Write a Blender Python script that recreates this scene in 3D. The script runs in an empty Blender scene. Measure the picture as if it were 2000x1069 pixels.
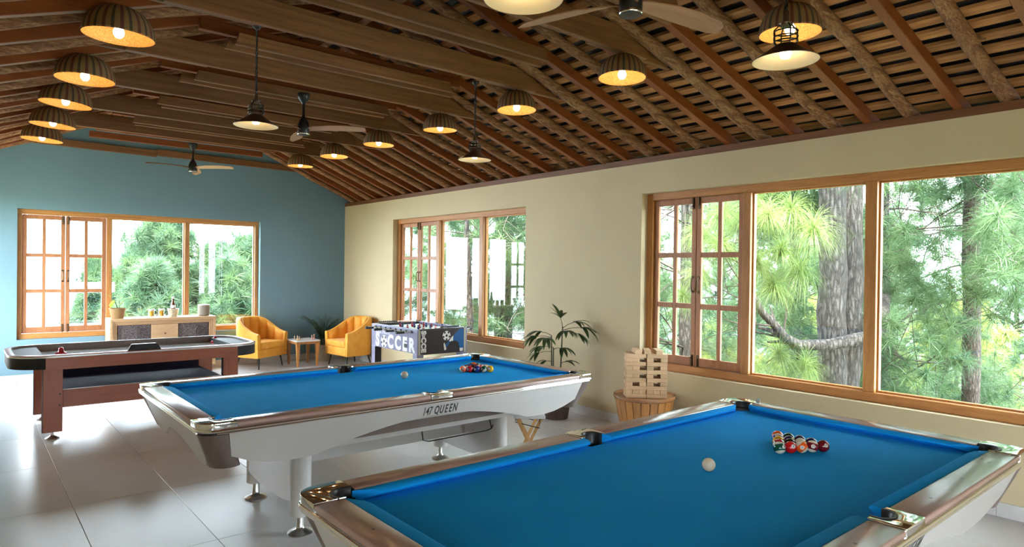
import bpy, bmesh, math, random
import numpy as np
from mathutils import Vector, Matrix, Euler
PI = math.pi
R = math.radians
random.seed(7)
scene = bpy.context.scene
COL = scene.collection

# ---------------------------------------------------------------- camera
cam_data = bpy.data.cameras.new('camera')
cam_data.sensor_width = 36.0
cam_data.lens = 1278.0 / 2000.0 * 36.0
cam_data.clip_start = 0.05
cam_data.clip_end = 3000.0
cam = bpy.data.objects.new('camera', cam_data)
COL.objects.link(cam)
_yaw, _pitch, _roll = 0.699621877, -0.00584170835, 0.0128448275
_f = Vector((math.sin(_yaw) * math.cos(_pitch), math.cos(_yaw) * math.cos(_pitch), math.sin(_pitch)))
_r = Vector((math.cos(_yaw), -math.sin(_yaw), 0.0))
_u = _r.cross(_f)
_r2 = math.cos(_roll) * _r + math.sin(_roll) * _u
_u2 = -math.sin(_roll) * _r + math.cos(_roll) * _u
cam.matrix_world = Matrix(((_r2.x, _u2.x, -_f.x, 0.0), (_r2.y, _u2.y, -_f.y, 0.0), (_r2.z, _u2.z, -_f.z, 1.65), (0, 0, 0, 1)))
scene.camera = cam

# ---------------------------------------------------------------- sky, sun, exposure
world = bpy.data.worlds.new('world')
scene.world = world
world.use_nodes = True
wn = world.node_tree
wn.nodes.clear()
w_out = wn.nodes.new('ShaderNodeOutputWorld')
w_bg = wn.nodes.new('ShaderNodeBackground')
w_bg.inputs['Color'].default_value = (0.78, 0.89, 1.0, 1)
w_bg.inputs['Strength'].default_value = 1.0
wn.links.new(w_bg.outputs[0], w_out.inputs[0])
sun_data = bpy.data.lights.new('sun', 'SUN')
sun_data.energy = 2.0
sun_data.angle = R(6)
sun_data.color = (1.0, 0.95, 0.84)
sun = bpy.data.objects.new('sun', sun_data)
COL.objects.link(sun)
sun.rotation_euler = (R(10), R(-16), 0)
scene.view_settings.view_transform = 'Standard'
scene.view_settings.look = 'None'
scene.view_settings.gamma = 1.0
scene.view_settings.use_curve_mapping = False
scene.view_settings.exposure = 4.62

# ---------------------------------------------------------------- helpers
class MB:
    """collects shapes and links them as one mesh object"""
    def __init__(s):
        s.v = []; s.f = []; s.m = []
    def add(s, vs, fs, mi=0):
        n = len(s.v)
        s.v += [tuple(map(float, v)) for v in vs]
        s.f += [tuple(i + n for i in f) for f in fs]
        s.m += [mi] * len(fs)
        return s
    def box(s, x0, x1, y0, y1, z0, z1, mi=0):
        vs = [(x0,y0,z0),(x1,y0,z0),(x1,y1,z0),(x0,y1,z0),(x0,y0,z1),(x1,y0,z1),(x1,y1,z1),(x0,y1,z1)]
        return s.add(vs, [(3,2,1,0),(4,5,6,7),(0,1,5,4),(1,2,6,5),(2,3,7,6),(3,0,4,7)], mi)
    def hexa(s, b, t, mi=0):
        """b, t: four bottom and four top points, counter-clockwise from above"""
        return s.add(list(b) + list(t), [(3,2,1,0),(4,5,6,7),(0,1,5,4),(1,2,6,5),(2,3,7,6),(3,0,4,7)], mi)
    def bar(s, p0, p1, w, h, up=(0,0,1), mi=0, w1=None, h1=None):
        p0 = Vector(p0); p1 = Vector(p1); d = (p1 - p0).normalized()
        a = d.cross(Vector(up))
        if a.length < 1e-6: a = d.cross(Vector((1,0,0)))
        a.normalize(); b = a.cross(d).normalized()
        w1 = w if w1 is None else w1; h1 = h if h1 is None else h1
        q = lambda p, ww, hh: [p - a*ww/2 - b*hh/2, p + a*ww/2 - b*hh/2, p + a*ww/2 + b*hh/2, p - a*ww/2 + b*hh/2]
        return s.add(q(p0,w,h) + q(p1,w1,h1), [(0,1,2,3),(7,6,5,4),(1,0,4,5),(2,1,5,6),(3,2,6,7),(0,3,7,4)], mi)
    def tube(s, pts, rad, n=8, cap=True, mi=0, closed=False):
        pts = [Vector(p) for p in pts]; m = len(pts)
        if not hasattr(rad, '__len__'): rad = [rad] * m
        t0 = None; base = len(s.v); vs = []; fs = []
        for i, p in enumerate(pts):
            if closed: d = pts[(i+1) % m] - pts[i-1]
            else: d = pts[min(i+1, m-1)] - pts[max(i-1, 0)]
            if d.length < 1e-9: d = Vector((0,0,1))
            d.normalize()
            if t0 is None:
                ref = Vector((0,0,1)) if abs(d.z) < .9 else Vector((1,0,0))
                a = d.cross(ref).normalized()
            else:
                a = t0 - d * t0.dot(d)
                a = a.normalized() if a.length > 1e-6 else d.orthogonal().normalized()
            t0 = a; b = d.cross(a)
            for k in range(n):
                c = 2*PI*k/n
                vs.append(p + (a*math.cos(c) + b*math.sin(c)) * rad[i])
        for i in range(m if closed else m - 1):
            j = (i+1) % m
            for k in range(n):
                l = (k+1) % n
                fs.append((i*n+k, i*n+l, j*n+l, j*n+k))
        if cap and not closed:
            fs.append(tuple(range(n-1, -1, -1))); fs.append(tuple((m-1)*n + k for k in range(n)))
        return s.add(vs, fs, mi)
    def lathe(s, prof, n=24, c=(0,0,0), mi=0, a0=0.0, a1=2*PI, ripple=0.0):
        full = abs(a1 - a0 - 2*PI) < 1e-6
        cols = n if full else n + 1; vs = []; fs = []
        for (r, z) in prof:
            for k in range(cols):
                a = a0 + (a1-a0)*k/n
                rr = r * (1 + (ripple if k % 2 else -ripple))
                vs.append((c[0]+rr*math.cos(a), c[1]+rr*math.sin(a), c[2]+z))
        for i in range(len(prof)-1):
            for k in range(n):
                l = (k+1) % cols
                fs.append((i*cols+k, i*cols+l, (i+1)*cols+l, (i+1)*cols+k))
        return s.add(vs, fs, mi)
    def cyl(s, c, r, z0, z1, n=24, r1=None, mi=0):
        r1 = r if r1 is None else r1
        return s.lathe([(0.0001,z0),(r,z0),(r1,z1),(0.0001,z1)], n, (c[0],c[1],0), mi)
    def sphere(s, c, r, n=16, m=10, sz=1.0, mi=0):
        return s.lathe([(max(r*math.sin(PI*i/m),1e-5), -r*sz*math.cos(PI*i/m)) for i in range(m+1)], n, c, mi)
    def prism(s, poly, z0, z1, mi=0, mp=None):
        """extrude a 2-D outline; mp(u, v, w) maps to 3-D"""
        mp = mp or (lambda u, v, w: (u, v, w)); n = len(poly)
        ar = sum(poly[i][0]*poly[(i+1) % n][1] - poly[(i+1) % n][0]*poly[i][1] for i in range(n))
        if ar < 0: poly = poly[::-1]
        vs = [mp(u, v, z0) for u, v in poly] + [mp(u, v, z1) for u, v in poly]
        fs = [tuple(range(n-1,-1,-1)), tuple(range(n, 2*n))] + [(i, (i+1) % n, n+(i+1) % n, n+i) for i in range(n)]
        return s.add(vs, fs, mi)
    def xf(s, M, start=0):
        for i in range(start, len(s.v)): s.v[i] = tuple(M @ Vector(s.v[i]))
        return s
    def mesh(s, name):
        me = bpy.data.meshes.new(name); me.from_pydata(s.v, [], s.f)
        me.polygons.foreach_set('material_index', s.m); me.update(); return me
    def build(s, name, mat, parent=None, smooth=None, bevel=0, seg=2, loc=None, rot=None, fix=True, kind=None):
        me = s.mesh(name)
        for m_ in (mat if isinstance(mat, (list, tuple)) else [mat]): me.materials.append(m_)
        if fix or bevel:
            bm = bmesh.new(); bm.from_mesh(me)
            if fix: bmesh.ops.recalc_face_normals(bm, faces=bm.faces)
            if bevel:
                es = [e for e in bm.edges if len(e.link_faces) == 2 and e.calc_face_angle(0) > R(28)]
                bmesh.ops.bevel(bm, geom=es, offset=bevel, segments=seg, profile=.5, affect='EDGES', clamp_overlap=True)
            bm.to_mesh(me); bm.free()
        if smooth is not None:
            me.polygons.foreach_set('use_smooth', [True]*len(me.polygons))
            if smooth < 170: me.set_sharp_from_angle(angle=R(smooth))
        o = bpy.data.objects.new(name, me); COL.objects.link(o)
        if parent is not None: o.parent = parent
        if loc is not None: o.location = loc
        if rot is not None: o.rotation_euler = rot
        if kind: o['kind'] = kind
        return o

def link_copy(o, parent=None, loc=None, rot=None):
    c = o.copy(); COL.objects.link(c)
    if parent is not None: c.parent = parent
    if loc is not None: c.location = loc
    if rot is not None: c.rotation_euler = rot
    return c
def kids(o): return [c for c in KID.get(o.name, [])]
KID = {}
def copy_tree(o, all_objs, parent=None):
    c = o.copy(); COL.objects.link(c)
    if parent is not None: c.parent = parent
    for ch in [x for x in all_objs if x.parent == o]: copy_tree(ch, all_objs, c)
    return c
def dup(root, loc, rz=0.0, label=None):
    objs = list(COL.objects); c = copy_tree(root, objs)
    c.location = loc; c.rotation_euler = (0, 0, rz)
    if label: c['label'] = label
    return c
def tag(o, label, cat, group=None):
    o['label'] = label; o['category'] = cat
    if group: o['group'] = group
    return o
def thing(name, label, cat, loc=(0,0,0), rz=0.0, group=None):
    o = bpy.data.objects.new(name, None); COL.objects.link(o)
    o.empty_display_size = .1; o.location = loc; o.rotation_euler = (0,0,rz)
    return tag(o, label, cat, group)
def struct(name, loc=(0,0,0)):
    o = bpy.data.objects.new(name, None); COL.objects.link(o); o.location = loc; o['kind'] = 'structure'
    return o
def text_mesh(txt, size, mat, name, parent, M, ext=.0006, bold=0.0, sx=1.0, align='CENTER', spacing=1.0):
    cu = bpy.data.curves.new(name, 'FONT'); cu.body = txt; cu.size = size; cu.extrude = ext; cu.offset = bold
    cu.align_x = align; cu.align_y = 'CENTER'; cu.resolution_u = 3; cu.space_character = spacing
    t = bpy.data.objects.new(name, cu); COL.objects.link(t)
    bpy.context.view_layer.update()
    me = bpy.data.meshes.new_from_object(t.evaluated_get(bpy.context.evaluated_depsgraph_get()))
    bpy.data.objects.remove(t); bpy.data.curves.remove(cu)
    me.transform(Matrix.Diagonal((sx, 1, 1, 1))); me.transform(M)
    me.materials.clear(); me.materials.append(mat)
    o = bpy.data.objects.new(name, me); COL.objects.link(o); o.parent = parent
    return o
def frame(o, x, y, z):
    """matrix with given origin and axes"""
    x = Vector(x); y = Vector(y); z = Vector(z)
    return Matrix(((x.x,y.x,z.x,o[0]),(x.y,y.y,z.y,o[1]),(x.z,y.z,z.z,o[2]),(0,0,0,1)))

# ---------------------------------------------------------------- materials
def srgb(r, g, b):
    f = lambda c: (c/255/12.92) if c/255 <= .04045 else ((c/255+.055)/1.055)**2.4
    return (f(r), f(g), f(b))
class NT:
    def __init__(s, name):
        s.mat = bpy.data.materials.new(name); s.mat.use_nodes = True
        s.t = s.mat.node_tree; s.t.nodes.clear()
        s.out = s.n('ShaderNodeOutputMaterial')
    def n(s, typ, **kw):
        nd = s.t.nodes.new(typ)
        for k, v in kw.items(): setattr(nd, k, v)
        return nd
    def l(s, a, b): s.t.links.new(a, b)
    def ramp(s, src, stops, interp='LINEAR'):
        r = s.n('ShaderNodeValToRGB'); r.color_ramp.interpolation = interp
        e = r.color_ramp.elements
        while len(e) < len(stops): e.new(.5)
        for k, (p, c) in enumerate(stops):
            e[k].position = p; e[k].color = (*c, 1) if len(c) == 3 else c
        s.l(src, r.inputs[0]); return r.outputs[0]
    def coord(s, kind='Object', scale=(1,1,1), rot=(0,0,0)):
        tc = s.n('ShaderNodeTexCoord'); mp = s.n('ShaderNodeMapping')
        mp.inputs['Scale'].default_value = scale; mp.inputs['Rotation'].default_value = rot
        s.l(tc.outputs[kind], mp.inputs[0]); return mp.outputs[0]
    def wcoord(s, scale=(1,1,1)):
        g = s.n('ShaderNodeNewGeometry'); mp = s.n('ShaderNodeMapping'); mp.inputs['Scale'].default_value = scale
        s.l(g.outputs['Position'], mp.inputs[0]); return mp.outputs[0]
    def noise(s, vec, scale=5, detail=4, rough=.55, dist=0.0):
        nz = s.n('ShaderNodeTexNoise'); nz.inputs['Scale'].default_value = scale; nz.inputs['Detail'].default_value = detail
        nz.inputs['Roughness'].default_value = rough; nz.inputs['Distortion'].default_value = dist
        s.l(vec, nz.inputs['Vector']); return nz.outputs['Fac']
    def mix(s, fac, a, b, blend='MIX'):
        m = s.n('ShaderNodeMix', data_type='RGBA', blend_type=blend)
        for sock, v in ((m.inputs[0], fac), (m.inputs[6], a), (m.inputs[7], b)):
            if isinstance(v, (int, float)): sock.default_value = v
            elif isinstance(v, tuple): sock.default_value = (*v, 1) if len(v) == 3 else v
            else: s.l(v, sock)
        return m.outputs[2]
    def math(s, op, a, b=None):
        m = s.n('ShaderNodeMath', operation=op)
        for sock, v in ((m.inputs[0], a), (m.inputs[1], b)):
            if v is None: continue
            if isinstance(v, (int, float)): sock.default_value = v
            else: s.l(v, sock)
        return m.outputs[0]
    def bump(s, h, strength=.3, dist=.01):
        b = s.n('ShaderNodeBump'); b.inputs['Strength'].default_value = strength; b.inputs['Distance'].default_value = dist
        s.l(h, b.inputs['Height']); return b.outputs[0]
    def pbr(s, color=(.5,.5,.5), rough=.5, metal=0.0, normal=None, spec=None, **kw):
        p = s.n('ShaderNodeBsdfPrincipled')
        for k, v in (('Base Color', color), ('Roughness', rough), ('Metallic', metal), ('Specular IOR Level', spec)):
            if v is None: continue
            if isinstance(v, tuple): p.inputs[k].default_value = (*v, 1) if len(v) == 3 else v
            elif isinstance(v, (int, float)): p.inputs[k].default_value = v
            else: s.l(v, p.inputs[k])
        if normal is not None: s.l(normal, p.inputs['Normal'])
        for k, v in kw.items():
            p.inputs[k].default_value = v
        s.l(p.outputs[0], s.out.inputs[0]); return p
def plain(name, c, rough=.5, metal=0.0, var=.0, scale=20, bump=0.0, spec=None, **kw):
    t = NT(name); v = t.coord(); nz = t.noise(v, scale, 3)
    a = tuple(max(0, x*(1-var)) for x in c); b = tuple(min(1, x*(1+var)) for x in c)
    col = t.ramp(nz, [(.3, a), (.7, b)])
    t.pbr(col, rough, metal, t.bump(nz, bump, .002) if bump else None, spec, **kw)
    return t.mat
def wood(name, dark, light, rough=.45, scale=(1.5, 1.5, 18), axis=None, bump=.12, rnd=.25, ring=6.0, spec=None, world=False):
    """grain stretched along the axis that has the small scale"""
    t = NT(name)
    v = t.wcoord(scale) if world else t.coord('Object', scale)
    oi = t.n('ShaderNodeObjectInfo')
    ad = t.n('ShaderNodeVectorMath', operation='ADD'); t.l(v, ad.inputs[0])
    cm = t.n('ShaderNodeCombineXYZ')
    mu = t.math('MULTIPLY', oi.outputs['Random'], 37.0); t.l(mu, cm.inputs[0]); t.l(mu, cm.inputs[1]); t.l(mu, cm.inputs[2])
    t.l(cm.outputs[0], ad.inputs[1])
    n1 = t.noise(ad.outputs[0], ring*.5, 5, .6, .6)
    n2 = t.noise(ad.outputs[0], ring*4, 3, .6)
    f = t.math('ADD', t.math('MULTIPLY', n1, .7), t.math('MULTIPLY', n2, .3))
    col = t.ramp(f, [(.28, dark), (.5, tuple((a+b)/2 for a, b in zip(dark, light))), (.72, light)])
    if rnd:
        br = t.math('ADD', t.math('MULTIPLY', oi.outputs['Random'], rnd*2), 1 - rnd)
        hsv = t.n('ShaderNodeHueSaturation'); t.l(br, hsv.inputs['Value']); t.l(col, hsv.inputs['Color']); col = hsv.outputs[0]
    t.pbr(col, rough, 0, t.bump(f, bump, .004), spec)
    return t.mat
def emit(name, c, s):
    t = NT(name); e = t.n('ShaderNodeEmission'); e.inputs[0].default_value = (*c, 1); e.inputs[1].default_value = s
    t.l(e.outputs[0], t.out.inputs[0]); return t.mat
def glass_thin(name, tint=(.97,.99,.98), refl=1.0):
    """clear sheet: straight-through light plus a mirror reflection that grows towards grazing angles"""
    t = NT(name); tr = t.n('ShaderNodeBsdfTransparent'); tr.inputs[0].default_value = (*tint, 1)
    gl = t.n('ShaderNodeBsdfGlossy'); gl.inputs['Roughness'].default_value = 0.0
    g = t.n('ShaderNodeNewGeometry'); dp = t.n('ShaderNodeVectorMath', operation='DOT_PRODUCT')
    t.l(g.outputs['Normal'], dp.inputs[0]); t.l(g.outputs['Incoming'], dp.inputs[1])
    c = t.math('SUBTRACT', 1.0, t.math('ABSOLUTE', dp.outputs['Value']))
    f = t.math('MULTIPLY', t.math('ADD', t.math('MULTIPLY', t.math('POWER', c, 5.0), .92), .04), refl)
    mx = t.n('ShaderNodeMixShader'); t.l(f, mx.inputs[0])
    t.l(tr.outputs[0], mx.inputs[1]); t.l(gl.outputs[0], mx.inputs[2]); t.l(mx.outputs[0], t.out.inputs[0]); return t.mat

M = {}
def wall_mat(name, c):
    t = NT(name); v = t.wcoord(); n1 = t.noise(v, 1.3, 4); n2 = t.noise(v, 160, 2)
    col = t.ramp(n1, [(.3, tuple(x*.96 for x in c)), (.7, tuple(min(1, x*1.04) for x in c))])
    t.pbr(col, .62, 0, t.bump(n2, .06, .002), .3); return t.mat
M['cream'] = wall_mat('cream_paint', (.60, .495, .305))
M['teal'] = wall_mat('teal_paint', (.165, .285, .35))
M['white_wall'] = wall_mat('white_paint', (.75, .73, .68))
def tile_mat():
    t = NT('porcelain_tile'); v = t.wcoord((.8, .8, .8)); oi = t.n('ShaderNodeObjectInfo')
    ad = t.n('ShaderNodeVectorMath', operation='ADD'); t.l(v, ad.inputs[0]); cm = t.n('ShaderNodeCombineXYZ')
    mu = t.math('MULTIPLY', oi.outputs['Random'], 50.0); t.l(mu, cm.inputs[0]); t.l(mu, cm.inputs[1]); t.l(cm.outputs[0], ad.inputs[1])
    n1 = t.noise(ad.outputs[0], .9, 3, .5, .4); n2 = t.noise(ad.outputs[0], 9, 3)
    f = t.math('ADD', t.math('MULTIPLY', n1, .8), t.math('MULTIPLY', n2, .2))
    col = t.ramp(f, [(.3, (.56, .545, .54)), (.52, (.585, .57, .565)), (.7, (.605, .59, .585))])
    rg = .27
    t.pbr(col, rg, 0, t.bump(n2, .02, .002), .55); return t.mat
M['tile'] = tile_mat()
M['grout'] = plain('grout', (.16, .155, .15), .9)
M['skirting'] = plain('marble_skirting', (.62, .60, .58), .3, 0, .12, 5)
M['win_wood_x'] = wood('window_teak_x', (.33, .125, .03), (.60, .28, .08), .42, (.8, 9, 9), rnd=.08)
M['win_wood_y'] = wood('window_teak_y', (.31, .115, .03), (.57, .26, .08), .42, (9, .8, 9), rnd=.08)
M['win_wood_z'] = wood('window_teak_z', (.32, .12, .03), (.58, .27, .08), .42, (9, 9, .8), rnd=.08)
M['sash'] = wood('sash_wood', (.30, .115, .045), (.52, .23, .10), .45, (5, 5, 1.2), rnd=.08)
M['pane'] = glass_thin('window_glass')
M['brass_dark'] = plain('aged_brass', (.10, .065, .035), .35, .9)
M['beam'] = wood('sawn_pine', (.115, .040, .011), (.29, .125, .038), .6, (.5, 9, 9), rnd=.18, bump=.2)
M['batten'] = wood('rough_batten', (.20, .070, .020), (.62, .30, .11), .7, (9, .6, 9), rnd=.35, bump=.25)
M['square'] = wood('stained_square_rafter', (.15, .034, .006), (.26, .07, .012), .4, (.6, 9, 9), rnd=.12, bump=.05)
def log_mat():
    t = NT('peeled_log'); v = t.coord('Object', (1.2, 14, 14)); n1 = t.noise(v, 2.2, 6, .65, .8); n2 = t.noise(v, 9, 4, .6)
    f = t.math('ADD', t.math('MULTIPLY', n1, .6), t.math('MULTIPLY', n2, .4))
    col = t.ramp(f, [(.3, (.06, .020, .007)), (.48, (.21, .088, .032)), (.68, (.50, .275, .12))])
    t.pbr(col, .75, 0, t.bump(f, .7, .012)); return t.mat
M['log'] = log_mat()
M['sheet'] = plain('dark_roof_sheet', (.010, .011, .016), .28, 0, .5, 9)
M['plate'] = wood('wall_plate_wood', (.11, .035, .012), (.22, .085, .03), .5, (9, .6, 9), rnd=0)
M['white_lam'] = plain('warm_white_laminate', (.60, .57, .545), .22, 0, .02, 3)
M['taupe'] = wood('taupe_laminate', (.14, .10, .085), (.20, .155, .135), .35, (8, 8, 1), rnd=0, bump=.03)
def rail_mat():
    t = NT('rose_brown_rail'); v = t.coord('Object', (1.2, 9, 9)); n1 = t.noise(v, 3, 5, .6, .5)
    col = t.ramp(n1, [(.3, (.36, .22, .18)), (.7, (.43, .27, .225))])
    t.pbr(col, .2, 0, None, .6); return t.mat
M['rail'] = rail_mat()
M['chrome'] = plain('chrome', (.80, .80, .79), .07, 1.0)
M['steel'] = plain('brushed_steel', (.55, .54, .52), .28, 1.0)
M['rubber'] = plain('black_rubber', (.012, .012, .014), .4)
M['black'] = plain('black_plastic', (.016, .016, .018), .35)
M['blackmetal'] = plain('black_metal', (.018, .017, .017), .3, .5)
def cloth_mat():
    t = NT('blue_baize'); v = t.coord(); n1 = t.noise(v, 420, 2); n2 = t.noise(v, 2.5, 4)
    f = t.math('ADD', t.math('MULTIPLY', n1, .5), t.math('MULTIPLY', n2, .5))
    col = t.ramp(f, [(.3, (.005, .29, .78)), (.7, (.010, .35, .88))])
    t.pbr(col, .85, 0, t.bump(n1, .25, .001), .05, **{'Sheen Weight': .28, 'Sheen Roughness': .3, 'Sheen Tint': (.05, .5, 1, 1)}); return t.mat
M['baize'] = cloth_mat()
M['ink'] = plain('dark_lettering', (.02, .02, .022), .4)
M['velvet'] = None
def velvet():
    t = NT('mustard_velvet'); v = t.coord(); n1 = t.noise(v, 7, 4, .6); n2 = t.noise(v, 300, 2)
    col = t.ramp(n1, [(.3, (.74, .31, .03)), (.7, (.84, .40, .06))])
    t.pbr(col, .6, 0, t.bump(n2, .1, .001), .3, **{'Sheen Weight': .35, 'Sheen Roughness': .35, 'Sheen Tint': (1, .8, .55, 1)}); return t.mat
M['velvet'] = velvet()
M['cherry'] = wood('cherry_veneer', (.27, .072, .034), (.37, .11, .055), .32, (1.2, 12, 12), rnd=0, bump=.03)
M['cherry_z'] = wood('cherry_veneer_z', (.27, .072, .034), (.37, .11, .055), .32, (12, 12, 1.2), rnd=0, bump=.03)
M['ice'] = plain('air_table_surface', (.52, .56, .58), .06, 0, .02, 4, 0, .7)
M['silver'] = plain('silver_trim', (.62, .61, .60), .25, .6)
M['red'] = plain('red_plastic', (.40, .012, .02), .25)
M['indigo'] = plain('indigo_shelf', (.022, .018, .032), .75, 0, 0, 20, 0, .1)
M['oak'] = wood('pale_oak', (.46, .27, .125), (.66, .44, .25), .5, (1.2, 9, 9), rnd=.06, bump=.06)
M['oak_dark'] = wood('oak_groove', (.11, .048, .017), (.18, .085, .032), .6, (1.2, 9, 9), rnd=0)
def carved():
    t = NT('carved_grey_panel'); v = t.coord(); vo = t.n('ShaderNodeTexVoronoi', feature='DISTANCE_TO_EDGE'); vo.inputs['Scale'].default_value = 46
    t.l(v, vo.inputs['Vector']); d = vo.outputs['Distance']
    col = t.ramp(d, [(.02, (.05, .04, .042)), (.16, (.17, .135, .135)), (.4, (.21, .17, .165))])
    t.pbr(col, .7, 0, t.bump(d, .8, .008)); return t.mat
M['carved'] = carved()
def wicker(name, stripes, trans=.25):
    t = NT(name); tc = t.n('ShaderNodeTexCoord'); sx = t.n('ShaderNodeSeparateXYZ'); t.l(tc.outputs['Object'], sx.inputs[0])
    ang = t.math('ARCTAN2', sx.outputs[1], sx.outputs[0])
    h = t.math('SINE', t.math('MULTIPLY', sx.outputs[2], 700.0)); w = t.math('SINE', t.math('MULTIPLY', ang, 60.0))
    wv = t.math('ADD', t.math('MULTIPLY', t.math('MULTIPLY', h, w), .5), .5)
    base = t.ramp(wv, [(0, (.20, .10, .03)), (1, (.46, .28, .11))])
    if stripes:
        s = t.math('FRACT', t.math('MULTIPLY', t.math('ADD', ang, PI), 13/(2*PI)))
        st = t.ramp(s, [(0, (.12, .012, .016)), (.20, (.27, .15, .055)), (.5, (.020, .030, .022)), (.68, (.27, .15, .055))], 'CONSTANT')
        base = t.mix(.85, base, st)
    pb = t.n('ShaderNodeBsdfPrincipled'); t.l(base, pb.inputs['Base Color']); pb.inputs['Roughness'].default_value = .7
    t.l(t.bump(wv, .5, .004), pb.inputs['Normal'])
    tl = t.n('ShaderNodeBsdfTranslucent'); t.l(base, tl.inputs[0])
    mx = t.n('ShaderNodeMixShader'); mx.inputs[0].default_value = trans
    t.l(pb.outputs[0], mx.inputs[1]); t.l(tl.outputs[0], mx.inputs[2]); t.l(mx.outputs[0], t.out.inputs[0]); return t.mat
M['basket'] = wicker('striped_cane', True, .06)
M['cane_gold'] = plain('golden_cane', (.55, .285, .075), .6, 0, .35, 110, .5)
M['cane'] = wicker('plain_cane', False, .1)
M['bulb'] = emit('lit_bulb', (1.0, .74, .40), 2.2)
M['enamel'] = plain('cream_enamel', (.74, .61, .38), .3)
M['bronze'] = plain('bronze_enamel', (.085, .052, .032), .3, .3)
M['jar'] = glass_thin('jar_glass', (.86, .92, .88), 1.4)
M['glass'] = glass_thin('mug_glass', (.95, .96, .95), 1.3)
M['fanwood'] = wood('fan_blade_wood', (.36, .17, .08), (.54, .31, .17), .35, (1.2, 12, 12), rnd=0, bump=.03)
M['jenga'] = wood('pale_beech', (.52, .32, .16), (.70, .48, .28), .6, (1.5, 12, 12), rnd=.12, bump=.08)
M['stave'] = wood('acacia_stave', (.30, .105, .022), (.60, .28, .075), .38, (9, 9, 1.0), rnd=.25, bump=.04)
M['drumtop'] = wood('acacia_top', (.24, .095, .035), (.40, .19, .08), .22, (1, 8, 8), rnd=0, bump=.03)
M['leaf'] = None
def leaf_mat(name, a, b, trans=.3, scale=3.0, rough=.45):
    t = NT(name); v = t.wcoord(); n = t.noise(v, scale, 4)
    col = t.ramp(n, [(.32, a), (.68, b)])
    pb = t.n('ShaderNodeBsdfPrincipled'); t.l(col, pb.inputs['Base Color']); pb.inputs['Roughness'].default_value = rough
    tl = t.n('ShaderNodeBsdfTranslucent'); t.l(col, tl.inputs[0]); mx = t.n('ShaderNodeMixShader'); mx.inputs[0].default_value = trans
    t.l(pb.outputs[0], mx.inputs[1]); t.l(tl.outputs[0], mx.inputs[2]); t.l(mx.outputs[0], t.out.inputs[0]); return t.mat
M['leaf'] = leaf_mat('palm_leaf', (.028, .062, .018), (.07, .13, .035), .2, 9)
M['leaf_bright'] = leaf_mat('seedling_leaf', (.20, .34, .03), (.45, .50, .05), .4, 9)
M['stem'] = plain('plant_stem', (.055, .05, .025), .6)
M['soil'] = plain('soil', (.02, .014, .01), .95)
def bark_mat(name, a, b, c, sc=1.0):
    t = NT(name); v = t.coord('Object', (9*sc, 9*sc, 2.2*sc)); vo = t.n('ShaderNodeTexVoronoi', feature='DISTANCE_TO_EDGE'); vo.inputs['Scale'].default_value = 2.4
    n0 = t.noise(v, 3, 5, .65)
    ad = t.n('ShaderNodeVectorMath', operation='ADD'); t.l(v, ad.inputs[0]); cm = t.n('ShaderNodeCombineXYZ'); t.l(n0, cm.inputs[0]); t.l(n0, cm.inputs[1]); t.l(cm.outputs[0], ad.inputs[1])
    t.l(ad.outputs[0], vo.inputs['Vector'])
    f = t.math('ADD', t.math('MULTIPLY', vo.outputs['Distance'], 1.1), t.math('MULTIPLY', n0, .55))
    col = t.ramp(f, [(.22, a), (.45, b), (.8, c)])
    t.pbr(col, .9, 0, t.bump(f, 1.0, .03)); return t.mat
M['bark'] = bark_mat('grey_pine_bark', (.014, .011, .010), (.072, .060, .054), (.17, .15, .14))
M['bark_red'] = bark_mat('brown_pine_bark', (.018, .010, .007), (.075, .050, .038), (.17, .12, .09), 1.6)
M['twig'] = plain('twig_bark', (.055, .042, .034), .85, 0, .4, 12)
M['needle_a'] = leaf_mat('needles_bright', (.12, .20, .05), (.27, .35, .11), .5, 1.6)
M['needle_b'] = leaf_mat('needles_mid', (.042, .105, .05), (.125, .20, .078), .5, 1.2)
M['needle_c'] = leaf_mat('needles_blue', (.026, .078, .05), (.10, .165, .092), .4, .9)
M['needle_y'] = leaf_mat('needles_yellow', (.14, .20, .035), (.33, .38, .085), .35, 1.2)
M['hill'] = plain('hazy_hill', (.30, .40, .42), 1.0, 0, .15, .02)  # distance haze is mixed into the hill colour itself
M['ground'] = plain('forest_floor', (.085, .10, .04), .95, 0, .5, .6)
M['felt'] = plain('grey_felt', (.24, .21, .17), .8, 0, .12, 200, .2)
M['slate'] = plain('pale_slate', (.52, .56, .58), .8, 0, .2, 3)
# ================================================================ room shell
XL, XR, YN, YB = -0.34, 5.46, -3.2, 11.34
WT = 0.23
WALL_Z = 2.78
RIDGE_X = 2.56

# ---- floor: grout bed with separate porcelain tiles
floor = MB().box(XL-.05, XR+.05, YN, YB+.05, -.12, -.003).build('floor', M['grout'], kind='structure')
TX, TY = .604, 1.178
tile_me = None
tx0 = .5905; ty0 = 5.318
for i in range(-2, 9):
    for j in range(-8, 6):
        x0 = max(tx0 + i*TX, XL) + .0015; x1 = min(tx0 + (i+1)*TX, XR) - .0015
        y0 = max(ty0 + j*TY, YN) + .0015; y1 = min(ty0 + (j+1)*TY, YB) - .0015
        if x1 - x0 < .02 or y1 - y0 < .02: continue
        full = abs((x1-x0) - (TX-.003)) < 1e-6 and abs((y1-y0) - (TY-.003)) < 1e-6
        if full and tile_me is not None:
            o = bpy.data.objects.new('floor_tile', tile_me); COL.objects.link(o); o.parent = floor; o.location = ((x0+x1)/2, (y0+y1)/2, 0)
        else:
            w, d = (x1-x0)/2, (y1-y0)/2
            o = MB().box(-w, w, -d, d, -.011, 0).build('floor_tile', M['tile'], floor, bevel=.0015, seg=1, loc=((x0+x1)/2, (y0+y1)/2, 0))
            if full: tile_me = o.data

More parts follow.
